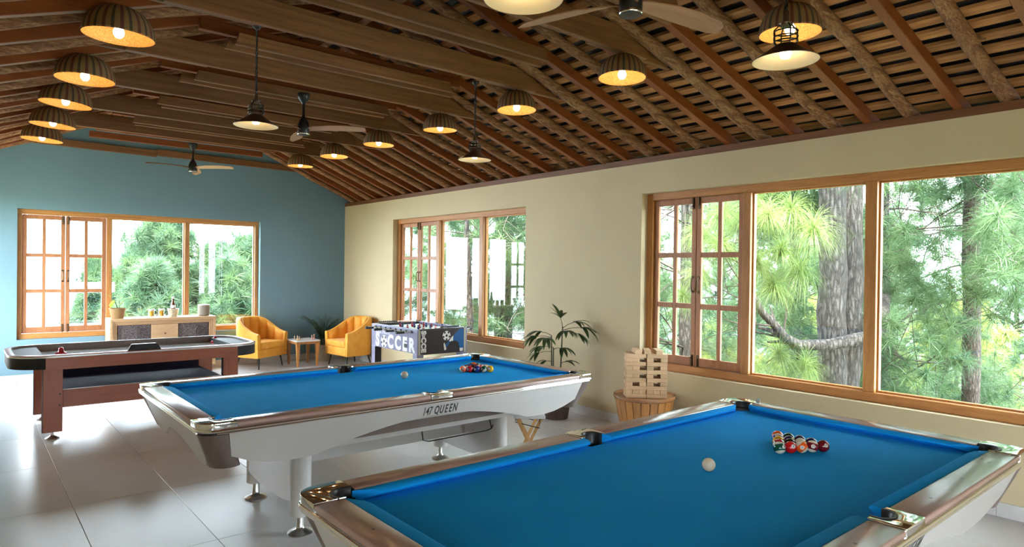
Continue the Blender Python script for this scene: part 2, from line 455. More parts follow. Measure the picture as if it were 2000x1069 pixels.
def wall_grid(us, zs, holes, place, mb):
    for a in range(len(us)-1):
        for b in range(len(zs)-1):
            cu, cz = (us[a]+us[a+1])/2, (zs[b]+zs[b+1])/2
            if any(h[0] < cu < h[1] and h[2] < cz < h[3] for h in holes): continue
            place(mb, us[a], us[a+1], zs[b], zs[b+1])
W1 = (6.23, 9.555, .637, 2.452)      # far window of the cream wall (y0, y1, z0, z1)
W2 = (1.02, 4.387, .634, 2.464)      # near window of the cream wall
W3 = (.59, 3.91, .585, 2.415)        # window of the teal wall (x0, x1, z0, z1)
mb = MB()
def pl_right(m, a, b, c, d): m.box(XR, XR+WT, a, b, c, d)
wall_grid([YN, W2[0], W2[1], W1[0], W1[1], YB+WT], [0, W1[2], W1[3], WALL_Z], [(W1[0],W1[1],W1[2],W1[3])], lambda m,a,b,c,d: m.box(XR,XR+WT,a,b,c,d) if not (W2[0]-.01 < (a+b)/2 < W2[1]+.01) else None, mb)
mb.box(XR, XR+WT, W2[0], W2[1], 0, W2[2]).box(XR, XR+WT, W2[0], W2[1], W2[3], WALL_Z)
mb.build('wall_right', M['cream'], kind='structure')
mb = MB()
wall_grid([XL-WT, W3[0], W3[1], XR], [0, W3[2], W3[3], WALL_Z], [W3], lambda m,a,b,c,d: m.box(a,b,YB,YB+WT,c,d), mb)
mb.prism([(XL-WT, WALL_Z), (XR+WT, WALL_Z), (XR+WT, 2.875), (XR, 2.985), (RIDGE_X, 4.34), (XL-.001, 2.985), (XL-WT, 2.86)], YB, YB+WT, mp=lambda u,v,w: (u,w,v))
mb.build('wall_back', M['teal'], kind='structure')
mb = MB()
LH = [(8.95, 10.95, .6, 2.5), (-2.8, .2, .8, 1.5)]  # unseen openings, added and sized for the daylight they let in
wall_grid([YN, -2.8, .2, 8.95, 10.95, YB], [0, .6, .8, 1.5, 2.5, WALL_Z], LH, lambda m,a,b,c,d: m.box(XL-WT,XL,a,b,c,d), mb)
mb.build('wall_left', M['cream'], kind='structure')
mb = MB(); wall_grid([XL-WT, .9, 4.1, XR+WT], [0, .2, 1.05, WALL_Z], [(.9, 4.1, .2, 1.05)], lambda m,a,b,c,d: m.box(a,b,YN-WT,YN,c,d), mb)  # low opening behind the camera, added to light surfaces facing it
mb.prism([(XL-WT, WALL_Z), (XR+WT, WALL_Z), (XR+WT, 2.84), (RIDGE_X, 3.86), (XL-WT, 2.84)], YN-WT, YN, mp=lambda u,v,w: (u,w,v))
mb.build('wall_front', M['cream'], kind='structure')

# ---- marble skirting in separate lengths
def skirting(name, p0, p1, n, h=.1):
    base = struct(name, (0,0,0))
    p0 = Vector(p0); p1 = Vector(p1); d = (p1-p0); L = d.length; d.normalize(); nr = Vector(n)
    x = .58 if 'back' in name else .45; cuts = [0] + [x + 1.2*k for k in range(12) if x + 1.2*k < L - .05] + [L]
    for a, b in zip(cuts[:-1], cuts[1:]):
        q0 = p0 + d*(a+.001); q1 = p0 + d*(b-.001)
        m = MB(); c = [q0, q1, q1+nr*.012, q0+nr*.012]
        if (q1-q0).cross(nr).z < 0: c = [q0, q0+nr*.012, q1+nr*.012, q1]
        m.hexa([(v.x,v.y,0) for v in c], [(v.x,v.y,h) for v in c]); m.build('skirting_tile', M['skirting'], base, bevel=.0015, seg=1)
    return base
skirting('baseboard_back', (XL, YB, 0), (XR, YB, 0), (0,-1,0))
skirting('baseboard_right', (XR, YB-.013, 0), (XR, YN, 0), (-1,0,0))

# ---- windows
def window(name, W, wz0, wz1, bays, mp, hw, matu, glz):
    """u runs along the opening, w outwards; mp(u, w, z) gives world coordinates"""
    root = struct(name)
    def bx(m, u0, u1, w0, w1, z0, z1):
        ps = [mp(u0,w0,z0), mp(u1,w0,z0), mp(u1,w1,z0), mp(u0,w1,z0)]; qs = [mp(u0,w0,z1), mp(u1,w0,z1), mp(u1,w1,z1), mp(u0,w1,z1)]
        return m.hexa(ps, qs)
    def piece(nm, mat, par, *a, bev=.004):
        m = MB(); bx(m, *a); return m.build(nm, mat, par, bevel=bev, seg=1)
    FD = .10
    piece('frame_head', M[matu], root, 0, W, 0, FD, wz1-.07, wz1)
    piece('frame_sill', M[matu], root, 0, W, -.01, FD, wz0, wz0+.075)
    edges = [0.0] + [e for b in bays for e in (b[1], b[2])] + [W]
    for k in range(0, len(edges), 2):
        piece('frame_jamb' if k in (0, len(edges)-2) else 'frame_mullion', M['win_wood_z'], root, edges[k], edges[k+1], .002, FD-.002, wz0+.075, wz1-.07)
    z0, z1 = wz0+.075, wz1-.07
    for kind, u0, u1 in bays:
        if kind == 'fixed':
            m = MB()
            for a in ((u0,u0+.014,z0,z1), (u1-.014,u1,z0,z1), (u0+.014,u1-.014,z0,z0+.014), (u0+.014,u1-.014,z1-.014,z1)): bx(m, a[0], a[1], .045, .09, a[2], a[3])
            m.build('glazing_bead', M['win_wood_z'], root, bevel=.002, seg=1)
            piece('pane', M['pane'], root, u0+.013, u1-.013, .066, .070, z0+.013, z1-.013, bev=0)
        else:
            mid = (u0+u1)/2
            for s, (a, b) in enumerate(((u0+.003, mid-.0025), (mid+.0025, u1-.003))):
                m = MB(); lo, hi = z0+.003, z1-.003; sw = .052; w0, w1 = .032, .07
                bx(m, a, a+sw, w0, w1, lo, hi); bx(m, b-sw, b, w0, w1, lo, hi)
                bx(m, a+sw, b-sw, w0, w1, lo, lo+.085); bx(m, a+sw, b-sw, w0, w1, hi-.06, hi)
                mu = (a+b)/2; bx(m, mu-.021, mu+.021, w0+.004, w1-.004, lo+.085, hi-.06)
                rows = [lo+.085]; H = hi-.06-(lo+.085)
                for q in (1, 2):
                    zc = lo+.085 + H*q/3; rows += [zc-.026, zc+.026]
                    bx(m, a+sw, mu-.021, w0+.004, w1-.004, zc-.026, zc+.026); bx(m, mu+.021, b-sw, w0+.004, w1-.004, zc-.026, zc+.026)
                rows.append(hi-.06)
                leaf = m.build('casement', M['sash'], root, bevel=.004, seg=1)
                for q in range(3):
                    for ua, ub in ((a+sw, mu-.021), (mu+.021, b-sw)):
                        piece('pane', M['pane'], leaf, ua-.004, ub+.004, .049, .052, rows[2*q]-.004, rows[2*q+1]+.004, bev=0)
                us = b - .03 if s == 0 else a + .03
                hz = lo + H*.53
                m = MB(); m.tube([mp(us, w0-.002, hz-.075), mp(us, w0-.026, hz-.055), mp(us, w0-.032, hz), mp(us, w0-.026, hz+.055), mp(us, w0-.002, hz+.075)], .006, 8)
                for zz in (hz-.075, hz+.075): m.tube([mp(us, w0+.001, zz), mp(us, w0-.006, zz)], .014, 10)
                m.build('handle', M['brass_dark'], leaf, smooth=40)
                for zb, dr in ((hi-.005, -1), (lo+.005, 1)):
                    m = MB(); bx(m, us-.012, us+.012, w0-.005, w0+.001, *sorted((zb, zb+dr*.11)))
                    m.tube([mp(us, w0-.010, zb - dr*.012), mp(us, w0-.010, zb+dr*.10)], .006, 8)
                    m.tube([mp(us, w0-.010, zb+dr*.075), mp(us+(.018 if s else -.018), w0-.020, zb+dr*.085)], .005, 6)
                    m.build('bolt', M['brass_dark'], leaf, smooth=40)
    return root
window('window_1', 3.325, W1[2], W1[3], [('casement', .075, 1.155), ('fixed', 1.235, 2.235), ('fixed', 2.32, 3.25)], lambda u,w,z: (5.55+w, W1[1]-u, z), .1, 'win_wood_y', 0)
window('window_2', 3.367, W2[2], W2[3], [('casement', .075, 1.107), ('fixed', 1.187, 2.185), ('fixed', 2.275, 3.292)], lambda u,w,z: (5.55+w, W2[1]-u, z), .1, 'win_wood_y', 0)
window('window_3', 3.32, W3[2], W3[3], [('casement', .06, 1.075), ('fixed', 1.14, 2.155), ('fixed', 2.22, 3.26)], lambda u,w,z: (W3[0]+u, 11.425+w, z), .1, 'win_wood_x', 0)

# ================================================================ timber roof
roof = struct('ceiling')
def slope(y): return .345 + .0009*max(0.0, min(y, 11.6))**2
SK = .07
def zr(x, y):
    d = (XR - x) if x >= RIDGE_X else (x - XL)
    return 2.842 + slope(y)*d
YR0, YR1 = YN-.3, YB+.18
def eave(side): return XR + .55 if side > 0 else XL - .55
rl = random.Random(3)
def rafter_pts(y0, side, off, n=7):
    pts = []
    xe = XR + .20 if side > 0 else XL - .20
    for k in range(n):
        x = xe + (RIDGE_X - xe)*k/(n-1)
        d = abs(x - (XR if side > 0 else XL))
        y = y0 + SK*abs(x - xe)
        pts.append(Vector((x, y, zr(x, y0) + off if (side > 0) == (x > RIDGE_X) or abs(x-RIDGE_X) < 1e-6 else zr(x, y0)+off)))
    return pts
def stick(nm, pts, w, h, mat):
    """timber along a polyline, local x along its run so that the grain follows"""
    o0 = pts[0]; m = MB(); n = len(pts); vs = []
    for p in pts:
        q = p - o0
        vs += [(q.x, q.y-w/2, q.z), (q.x, q.y+w/2, q.z), (q.x, q.y+w/2, q.z+h), (q.x, q.y-w/2, q.z+h)]
    fs = [(0,1,2,3), tuple(4*(n-1)+k for k in (3,2,1,0))]
    for i in range(n-1):
        for k in range(4): fs.append((4*i+k, 4*i+(k+1)%4, 4*i+4+(k+1)%4, 4*i+4+k))
    m.add(vs, fs); return m.build(nm, mat, roof, bevel=.004, seg=1, loc=o0)
for k in range(-7, 17):
    yl = 1.225 + .6145*k; ysq = 1.53 + .6145*k
    for side in (1, -1):
        if YN < yl < YB - .05:
            pts = rafter_pts(yl + rl.uniform(-.02,.02), side, .047, 22); o0 = pts[0].copy()
            ph = rl.uniform(0, 6); A = rl.uniform(.006, .02); r0 = rl.uniform(.043, .053)
            q = []; rad = []
            for i, p in enumerate(pts):
                q.append(p - o0 + Vector((0, A*math.sin(i*.45+ph) + rl.uniform(-.003,.003), .008*math.sin(i*.6+ph*2))))
                rad.append(r0*(1 + .07*math.sin(i*1.3+ph) + rl.uniform(-.05,.05)) * (1 - .12*i/21))
            m = MB().tube(q, rad, 10)
            if rl.random() < .6:
                i = rl.randrange(5, 17); s = rl.choice((-1, 1)); m.tube([q[i], q[i] + Vector((.02, s*.06, -.02)), q[i] + Vector((.05, s*.085, -.012))], [.012, .008, .005], 6)
            m.build('log_rafter', M['log'], roof, smooth=50, loc=o0)
        if YN < ysq < YB - .05:
            pts = rafter_pts(ysq, side, 0.0, 5)
            stick('square_rafter', pts, .062, .092, M['square'])
    if YN < ysq < YB - .1:
        yy = ysq + SK*1.7 + .0
        stick('square_tie', [Vector((1.36, yy, 3.44)), Vector((3.76, yy, 3.44))], .06, .085, M['square'])
# battens across the rafters, each in two or three lengths
BO = .098
for side in (1, -1):
    nb = 23
    for k in range(nb):
        d = -.25 + k*.136
        x = XR - d if side > 0 else XL + d
        cuts = [YR0] + sorted(rl.sample([2.2, 3.45, 4.0, 5.2, 6.5, 7.7, 8.9], 2)) + [YR1]
        for a, b in zip(cuts[:-1], cuts[1:]):
            ys = np.linspace(a+.002, b-.002, max(3, int((b-a)/.8))); wd = rl.uniform(.056, .072); jx = rl.uniform(-.008, .008); jz = rl.uniform(0, .006)
            m = MB(); vs = []; fs = []; n = len(ys); o0 = Vector((x+jx, ys[0], zr(x, ys[0]) + BO))
            for y in ys:
                s = slope(y)*(1 if side > 0 else -1); z = zr(x, y) + BO + jz
                for dx, dz in ((-wd/2, 0), (wd/2, 0), (wd/2, .022), (-wd/2, .022)):
                    vs.append((x + jx + dx - o0.x, y - o0.y, z - s*dx + dz - o0.z))
            fs = [(0,1,2,3), tuple(4*(n-1)+q for q in (3,2,1,0))]
            for i in range(n-1):
                for q in range(4): fs.append((4*i+q, 4*i+(q+1)%4, 4*i+4+(q+1)%4, 4*i+4+q))
            m.add(vs, fs); m.build('batten', M['batten'], roof, loc=o0)
# dark sheeting above the battens
m = MB(); ys = np.linspace(YR0, YR1, 40); xs = np.concatenate([np.linspace(XL-.3, RIDGE_X, 24), np.linspace(RIDGE_X, XR+.3, 24)[1:]])
vs = []; fs = []
for y in ys:
    for x in xs: vs.append((x, y, zr(x, y) + BO + .030 + rl.uniform(0, .016)))
nx = len(xs); ny = len(ys)
off = len(vs)
vs += [(a, b, c+.03) for a, b, c in vs]
for j in range(ny-1):
    for i in range(nx-1):
        fs.append((j*nx+i, (j+1)*nx+i, (j+1)*nx+i+1, j*nx+i+1)); fs.append((off+j*nx+i, off+j*nx+i+1, off+(j+1)*nx+i+1, off+(j+1)*nx+i))
m.add(vs, fs); m.build('roof_sheet', M['sheet'], roof, smooth=60, fix=False)
# wall plates
for x0, x1 in ((XR-.004, XR+.21), (XL-.21, XL+.004)):
    MB().box(x0, x1, YN-.2, YB+.2, WALL_Z, 2.845).build('wall_plate', M['plate'], roof, bevel=.004, seg=1)
MB().box(RIDGE_X-.04, RIDGE_X+.04, YN, YB, 3.70, 3.86).build('ridge_beam', M['beam'], roof)
# collar beams
def collar(y0, t, x0, x1, z0, z1, ca, cb, nm='collar_beam', mat='beam'):
    """plank across the room with raked ends"""
    o0 = Vector((x0, y0, z0)); m = MB(); L = x1-x0; h = z1-z0
    m.hexa([(0,-t/2,0),(L,-t/2,0),(L,t/2,0),(0,t/2,0)], [(ca,-t/2,h),(L-cb,-t/2,h),(L-cb,t/2,h),(ca,t/2,h)])
    return m.build(nm, M[mat], roof, bevel=.005, seg=1, loc=o0)
LAMP_Y = [1.97, 3.24, 4.52, 5.74, 6.93, 8.12, 9.28]
COLLAR_Z = 3.29
for y in [-.55, .70] + LAMP_Y:
    collar(y, .046, .95, 4.05, COLLAR_Z, 3.475, .0, .0)
    collar(y+.048, .044, 3.45, 4.42, COLLAR_Z+.006, 3.455, 0, .42)
    collar(y+.048, .044, .70, 1.55, COLLAR_Z+.006, 3.455, .42, 0)
    yp = y + .615
    if yp < 9.0:
        for s in (-1, 1):
            collar(yp + SK*1.5 - .06 + s*.075, .036, 1.52 + rl.uniform(-.08,.08), 3.58 + rl.uniform(-.08,.08), COLLAR_Z + .02, 3.405, .03, .03)
# beam along the gable, in two lengths
for a, b in ((-.1, 2.30), (2.305, 4.95)):
    o = MB().hexa([(0,-.045,0),(b-a,-.045,0),(b-a,.0,0),(0,.0,0)], [(0,-.045,.1),(b-a,-.045,.1),(b-a,.0,.1),(0,.0,.1)]).build('gable_beam', M['beam'], roof, bevel=.004, seg=1, loc=(a, YB-.002, 3.345))
    o.rotation_euler = (0, R(.5), 0)
# ================================================================ pool tables
HX, HY, ZT, ZB = 1.477, .780, .830, .790
def pool_table(label, loc):
    t = thing('pool_table', label, 'pool table', loc, 0, 'blue pool tables')
    nx, ny = HX-.18, HY-.18       # nose of the cushions
    wx, wy = HX-.12, HY-.12       # line where wood meets cloth
    # slate bed with cloth, corners cut back for the pockets
    c = .075
    bed = [(-wx+c,-wy-.0),(-.07,-wy),(-.05,-wy+.035),(.05,-wy+.035),(.07,-wy),(wx-c,-wy),(wx,-wy+c),(wx,wy-c),(wx-c,wy),(.07,wy),(.05,wy-.035),(-.05,wy-.035),(-.07,wy),(-wx+c,wy),(-wx,wy-c),(-wx,-wy+c)]
    MB().prism(bed, ZB-.045, ZB).build('playing_bed', M['baize'], t)
    # cushions: cloth top slopes to the nose, ends cut at an angle
    def cushion(a, b, fixed, nose, axis, ca, cb):
        m = MB()
        def P(u, k, z): return (u, k, z) if axis == 'x' else (k, u, z)
        sec = [(fixed, ZT-.004), ((fixed*.35+nose*.65), ZT-.002), (nose, ZT-.010), (nose, ZT-.018), (fixed*.8+nose*.2, ZB-.003), (fixed, ZB-.003)]
        vs = []
        for u, cut in ((a, ca), (b, cb)):
            for kk, z in sec:
                fr = abs(kk-fixed)/abs(nose-fixed); vs.append(P(u + cut*fr, kk, z))
        n = len(sec); fs = [tuple(range(n-1,-1,-1)), tuple(range(n,2*n))] + [(i,(i+1)%n,n+(i+1)%n,n+i) for i in range(n)]
        m.add(vs, fs); m.build('cushion', M['baize'], t, bevel=.0025, seg=2, smooth=50)
    g = .10
    for s in (-1, 1):
        cushion(-wx+.055, -.062, s*wy, s*ny, 'x', g, -.018); cushion(.062, wx-.055, s*wy, s*ny, 'x', .018, -g)
        cushion(-wy+.055, wy-.055, s*wx, s*nx, 'y', g, -g)
    # wooden rails
    def rail(x0, x1, y0, y1, grain):
        cx, cy = (x0+x1)/2, (y0+y1)/2; m = MB()
        if grain == 'x':
            m.box(x0-cx, x1-cx, y0-cy, y1-cy, 0, ZT-.804); o = m.build('rail', M['rail'], t, bevel=.009, seg=3, smooth=40, loc=(cx,cy,.804))
        else:
            m.box(y0-cy, y1-cy, -(x1-cx), -(x0-cx), 0, ZT-.804); o = m.build('rail', M['rail'], t, bevel=.009, seg=3, smooth=40, loc=(cx,cy,.804), rot=(0,0,PI/2))
        return o
    k = .185; sc = .082
    for s in (-1, 1):
        y0, y1 = sorted((s*wy, s*HY))
        for x0, x1 in ((-HX+k, -sc), (sc, HX-k)):
            r_ = rail(x0+.001, x1-.001, y0, y1, 'x')
            for q in (.2, .5, .8): MB().cyl((x0+(x1-x0)*q, (y0+y1)/2), .006, ZT-.001, ZT+.0006, 8).build('rail_sight', M['ink'], t)
        x0, x1 = sorted((s*wx, s*HX))
        rail(x0, x1, -HY+k+.001, HY-k-.001, 'y')
        for q in (-.28, 0, .28): MB().cyl(((x0+x1)/2, q), .006, ZT-.001, ZT+.0006, 8).build('rail_sight', M['ink'], t)
    # chrome caps and pockets
    def arc(cx, cy, r, a0, a1, n=10): return [(cx+r*math.cos(a0+(a1-a0)*i/n), cy+r*math.sin(a0+(a1-a0)*i/n)) for i in range(n+1)]
    pr = .064
    for sx in (-1, 1):
        for sy in (-1, 1):
            pc = (HX-.148, HY-.148)
            out = [(HX-k, HY)] + arc(HX-.085, HY-.085, .085, PI/2, 0, 8) + [(HX, HY-k), (HX-.122, HY-k)]
            out += arc(pc[0], pc[1], pr+.003, -.55, PI/2+.55, 12) + [(HX-k, HY-.122)]
            poly = [(sx*x, sy*y) for x, y in out]
            MB().prism(poly, .803, ZT+.003).build('corner_cap', M['chrome'], t, bevel=.006, seg=3, smooth=40)
            m = MB(); th0 = -.62; th1 = PI/2+.62; n = 18; pts = []
            prof = [(pr-.012, .70), (pr-.012, ZT-.004), (pr-.006, ZT+.004), (pr+.004, ZT+.005), (pr+.007, ZT-.001), (pr+.004, .70)]
            vs = []; fs = []
            for i in range(n+1):
                a = th0 + (th1-th0)*i/n
                for r_, z in prof: vs.append((sx*(pc[0]+r_*math.cos(a)), sy*(pc[1]+r_*math.sin(a)), z))
            q = len(prof)
            for i in range(n):
                for j in range(q): fs.append((i*q+j, i*q+(j+1)%q, (i+1)*q+(j+1)%q, (i+1)*q+j))
            fs += [tuple(range(q-1,-1,-1)), tuple(n*q+j for j in range(q))]
            m.add(vs, fs); m.lathe([(.0001,.66),(pr-.004,.66),(pr+.002,.74)], 18, (sx*pc[0], sy*pc[1], 0))
            m.build('corner_pocket', M['rubber'], t, smooth=40)
            # tapered boot under each corner
            m = MB(); top = []; bot = []
            c0 = (HX-.102, HY-.102); c1 = (HX-.178, HY-.178)
            angs = [-.75 + (PI/2+1.5)*i/12 for i in range(13)]
            vs = []
            for cc, r_, z in ((c0, .094, .770), (c1, .086, .566)):
                for a in angs: vs.append((sx*(cc[0]+r_*math.cos(a)), sy*(cc[1]+r_*math.sin(a)), z))
                vs.append((sx*(cc[0]-.10), sy*(cc[1]-.10), z))
            n = len(angs)+1; fs = [tuple(range(n-1,-1,-1)), tuple(range(n,2*n))] + [(i,(i+1)%n,n+(i+1)%n,n+i) for i in range(n)]
            m.add(vs, fs); m.build('corner_boot', M['taupe'], t, smooth=35, bevel=.003)
            m = MB(); m.cyl((sx*(HX-.108), sy*(HY-.108)), .080, .766, .800, 20); m.build('boot_collar', M['rubber'], t, smooth=35)
    for sy in (-1, 1):
        pcy = HY-.113; r2 = .052
        out = [(sc, HY), (sc, HY-.122), (r2+.004, HY-.122)] + arc(0, pcy, r2+.003, -.15, PI+.15, 12) + [(-r2-.004, HY-.122), (-sc, HY-.122), (-sc, HY)]
        MB().prism([(x, sy*y) for x, y in out], .803, ZT+.003).build('side_cap', M['chrome'], t, bevel=.004, seg=2, smooth=40)
        m = MB(); vs = []; fs = []; n = 16
        prof = [(r2-.010, .73), (r2-.010, ZT-.004), (r2-.005, ZT+.004), (r2+.003, ZT+.005), (r2+.006, ZT-.001), (r2+.003, .73)]; q = len(prof)
        for i in range(n+1):
            a = -.25 + (PI+.5)*i/n
            for r_, z in prof: vs.append((r_*math.cos(a), sy*(pcy+r_*math.sin(a)), z))
        for i in range(n):
            for j in range(q): fs.append((i*q+j, i*q+(j+1)%q, (i+1)*q+(j+1)%q, (i+1)*q+j))
        fs += [tuple(range(q-1,-1,-1)), tuple(n*q+j for j in range(q))]
        m.add(vs, fs); m.lathe([(.0001,.722),(r2-.004,.722),(r2,.77)], 18, (0, sy*pcy, 0)); m.build('side_pocket', M['rubber'], t, smooth=40)
    # chrome trim under the rails, rounded at the corners, in four runs
    for s in (-1, 1):
        for z_, r_ in ((.794, .0105), (.780, .006)):
            m = MB(); m.tube([(-HX+.082, s*(HY-.004), z_), (HX-.082, s*(HY-.004), z_)], r_, 8); m.build('rail_trim', M['chrome'], t, smooth=40)
            m = MB(); m.tube([(s*(HX-.004), -HY+.082, z_), (s*(HX-.004), HY-.082, z_)], r_, 8); m.build('rail_trim', M['chrome'], t, smooth=40)
    for sx in (-1, 1):
        for sy in (-1, 1):
            m = MB(); m.tube([(sx*(HX-.085+.081*math.cos(a)), sy*(HY-.085+.081*math.sin(a)), .794) for a in np.linspace(0, PI/2, 9)], .0105, 8); m.build('corner_trim', M['chrome'], t, smooth=40)
    # aprons with an arched lower edge, and the recessed board behind the arch
    za, zb = .784, .550
    def apron(L, H, axis, s, arch, peak, wing):
        inset = .092
        def mp(u, v, w):
            f = (za - v)/(za - zb); k = (H - .008 - inset*f) - w
            return (u, s*k, v) if axis == 'x' else (s*k, u, v)
        def bottom(u):
            e = max(0.0, abs(u) - (L - wing))/wing
            return zb + .085*e*e
        n = 28; low = []
        for i in range(n+1):
            u = -L + 2*L*i/n; z = bottom(u)
            fr = abs(u)/arch
            if fr < 1: z = max(z, zb + (peak-zb)*math.cos(fr*PI/2)**.9)
            low.append((u*(1 - .035*(za-z)/(za-zb)), z))
        poly = low + [(L, za), (-L, za)]
        MB().prism(poly, 0.0, .018, mp=mp).build('apron', M['white_lam'], t, smooth=30)
        def mp2(u, v, w):
            f = (za - v)/(za - zb); k = (H - .046 - (inset+.06)*f) - w
            return (u, s*k, v) if axis == 'x' else (s*k, u, v)
        MB().prism([(-arch*1.02, zb+.002), (arch*1.02, zb+.002), (arch*.9, peak+.02), (-arch*.9, peak+.02)], 0, .015, mp=mp2).build('apron_recess', M['white_lam'], t)
    for s in (-1, 1):
        apron(HX-.145, HY, 'x', s, .86, .690, .30)
        apron(HY-.145, HX, 'y', s, .40, .655, .12)
    MB().box(-HX+.14, HX-.14, -HY+.13, HY-.13, .60, ZB-.046).build('frame_box', M['taupe'], t)
    # pedestals on chrome feet
    for x in (-.79, .79):
        m = MB(); r_ = .060
        poly = [(-.40,.60),(.40,.60),(.40,.22)] + [(.40*math.cos(a), .22 - .045*math.sin(a)) for a in np.linspace(.12, PI-.12, 14)] + [(-.40,.22)]
        m.prism(poly, x-r_, x+r_, mp=lambda u,v,w: (w,u,v))
        for y in (-.40, .40): m.cyl((x, y), r_+.004, .115, .62, 24)
        ped = m.build('pedestal', M['white_lam'], t, smooth=35)
        for y in (-.40, .40):
            m = MB(); m.lathe([(.0001,0),(.075,0),(.078,.008),(.060,.018),(.030,.030),(.024,.045),(.020,.12),(.0001,.12)], 28, (x,y,0)); m.build('foot', M['steel'], ped, smooth=50)
    MB().box(-.74, .74, -.03, .03, .315, .50).build('stretcher', M['white_lam'], t, bevel=.004)
    # wire rest for the cue bridge under the near side
    m = MB(); y = -.42
    m.tube([(.06,y,.60),(.085,y,.44),(.13,y,.425),(.66,y,.425),(.70,y,.435),(.715,y,.46)], .0045, 6)
    m.tube([(.70,y,.435),(.655,y,.60)], .0045, 6); m.build('cue_rack', M['blackmetal'], t, smooth=40)
    # lettering on both long sides
    for s in (-1, 1):
        dz = .092/(za-zb); nrm = Vector((0, s, -dz)).normalized(); up = Vector((0, s*dz, 1)).normalized(); xx = Vector((1,0,0)) if s < 0 else Vector((-1,0,0))
        zc = .722; yc = s*(HY - .008 - .092*(za-zc)/(za-zb) + .0006)
        text_mesh('147', .088, M['ink'], 'lettering', t, frame((-.092 if s < 0 else .092, yc, zc), xx, up, nrm), sx=.54, bold=.0006)
        sg = 1 if s < 0 else -1
        for ch_, u in (('O', -.020), ('U', .0185), ('E', .0555), ('E', .0895), ('N', .126)):
            o = text_mesh(ch_, .088, M['ink'], 'lettering', t, frame((sg*u, yc, zc), xx, up, nrm), sx=.52, bold=.0018)
        m = MB(); m.hexa([(.002,-.022,0),(.006,-.018,0),(.017,-.034,0),(.012,-.038,0)], [(.002,-.022,.0012),(.006,-.018,.0012),(.017,-.034,.0012),(.012,-.038,.0012)]); m.xf(frame((sg*-.020, yc, zc), xx, up, nrm)); m.build('lettering', M['ink'], t)
    return t
T1 = pool_table('nearest blue pool table, cut off by the bottom of the picture', (2.41, 1.560, 0))
T2 = dup(T1, (2.41, 4.334, 0), 0, 'middle blue pool table with its whole white side in view')

# ---- balls
BALLC = {1: srgb(235,170,20), 2: srgb(28,40,120), 3: srgb(196,22,28), 4: srgb(60,28,100), 5: srgb(232,92,24), 6: srgb(14,78,58), 7: srgb(110,16,28), 8: srgb(12,12,14)}
def ball_mat(n):
    t = NT('ball_%d' % n); c = BALLC[(n-1) % 8 + 1]
    if n > 8:
        tc = t.n('ShaderNodeTexCoord'); sx = t.n('ShaderNodeSeparateXYZ'); t.l(tc.outputs['Object'], sx.inputs[0])
        f = t.math('LESS_THAN', t.math('ABSOLUTE', sx.outputs[2]), .0155)
        col = t.mix(f, (.72,.66,.52), c); t.pbr(col, .12, 0, None, .6)
    else: t.pbr(c, .12, 0, None, .6)
    return t.mat
M['ivory'] = plain('ivory', (.60, .50, .35), .16, 0, .04, 60)
M['ballwhite'] = plain('ball_white', (.72, .66, .54), .15)
BR = .0286
NAMES = {1:'solid yellow',2:'solid navy blue',3:'solid red',4:'solid purple',5:'solid orange',6:'solid dark green',7:'solid maroon',8:'solid black',9:'yellow striped',10:'navy striped',11:'red striped',12:'purple striped',13:'orange striped',14:'green striped',15:'maroon striped'}
protos = {}
def ball(n, p, rot, table):
    if n in protos:
        o = dup(protos[n], p)
    else:
        o = MB().sphere((0,0,0), BR, 28, 18).build('pool_ball', ball_mat(n), smooth=180, loc=p); protos[n] = o
        for s in (1,):
            m = MB(); m.lathe([(.0001, BR+.0002)] + [(BR*math.sin(a)*1.004, BR*math.cos(a)*1.004) for a in (.12,.2,.28,.34)], 18); m.xf(Matrix.Rotation(PI/2, 4, 'X'))
            m.build('number_spot', M['ballwhite'], o, smooth=180, fix=False)
            text_mesh(str(n), .0135, M['ink'], 'number', o, frame((0, -(BR+.0004), 0), (1,0,0), (0,0,1), (0,-1,0)), ext=.0002, bold=.0004, sx=.8)
    o.rotation_euler = rot
    tag(o, f'{NAMES[n]} ball number {n} racked on the {table} blue pool table', 'pool ball', f'racked balls on the {table} table')
    return o
RACK1 = [[14],[3,11],[13,8,1],[15,9,12,10],[7,2,4,6,5]]
RACK2 = [[13],[3,15],[2,8,10],[14,11,7,4],[1,9,12,6,5]]
rb = random.Random(11)
for rack, (ax, ay), tb in ((RACK1, (2.985, 1.552), 'nearest'), (RACK2, (3.188, 4.405), 'middle')):
    for r_, row in enumerate(rack):
        for i, n in enumerate(row):
            p = (ax + r_*.0497, ay + (i - r_/2)*.0575, ZB + BR)
            face = R(-40) if tb == 'nearest' else R(-50)
            rot = (R(-22) + rb.uniform(-.35,.35), rb.uniform(-.9,.9), face + rb.uniform(-.5,.5)) if i == 0 else (rb.uniform(-3,3), rb.uniform(-3,3), rb.uniform(-3,3))
            ball(n, p, rot, tb)
cb = MB().sphere((0,0,0), BR, 28, 18).build('cue_ball', M['ivory'], smooth=180, loc=(2.474, 1.604, ZB+BR))
tag(cb, 'ivory cue ball alone on the nearest blue pool table', 'pool ball', 'cue balls')
cb2 = link_copy(cb, None, (2.646, 4.428, ZB+BR)); cb2['label'] = 'ivory cue ball alone on the middle blue pool table'
ch = MB().box(-.011,.011,-.011,.011,0,.022).build('chalk_cube', plain('chalk_paper', (.33,.30,.22), .7, 0, .4, 90), bevel=.0015, loc=(3.845, 2.145, ZT+.0005), rot=(0,0,.3))
MB().cyl((0,0), .007, .0219, .0226, 12).build('chalk_tip', M['baize'], ch)
tag(ch, 'small chalk cube on the wall side rail of the nearest pool table', 'chalk')
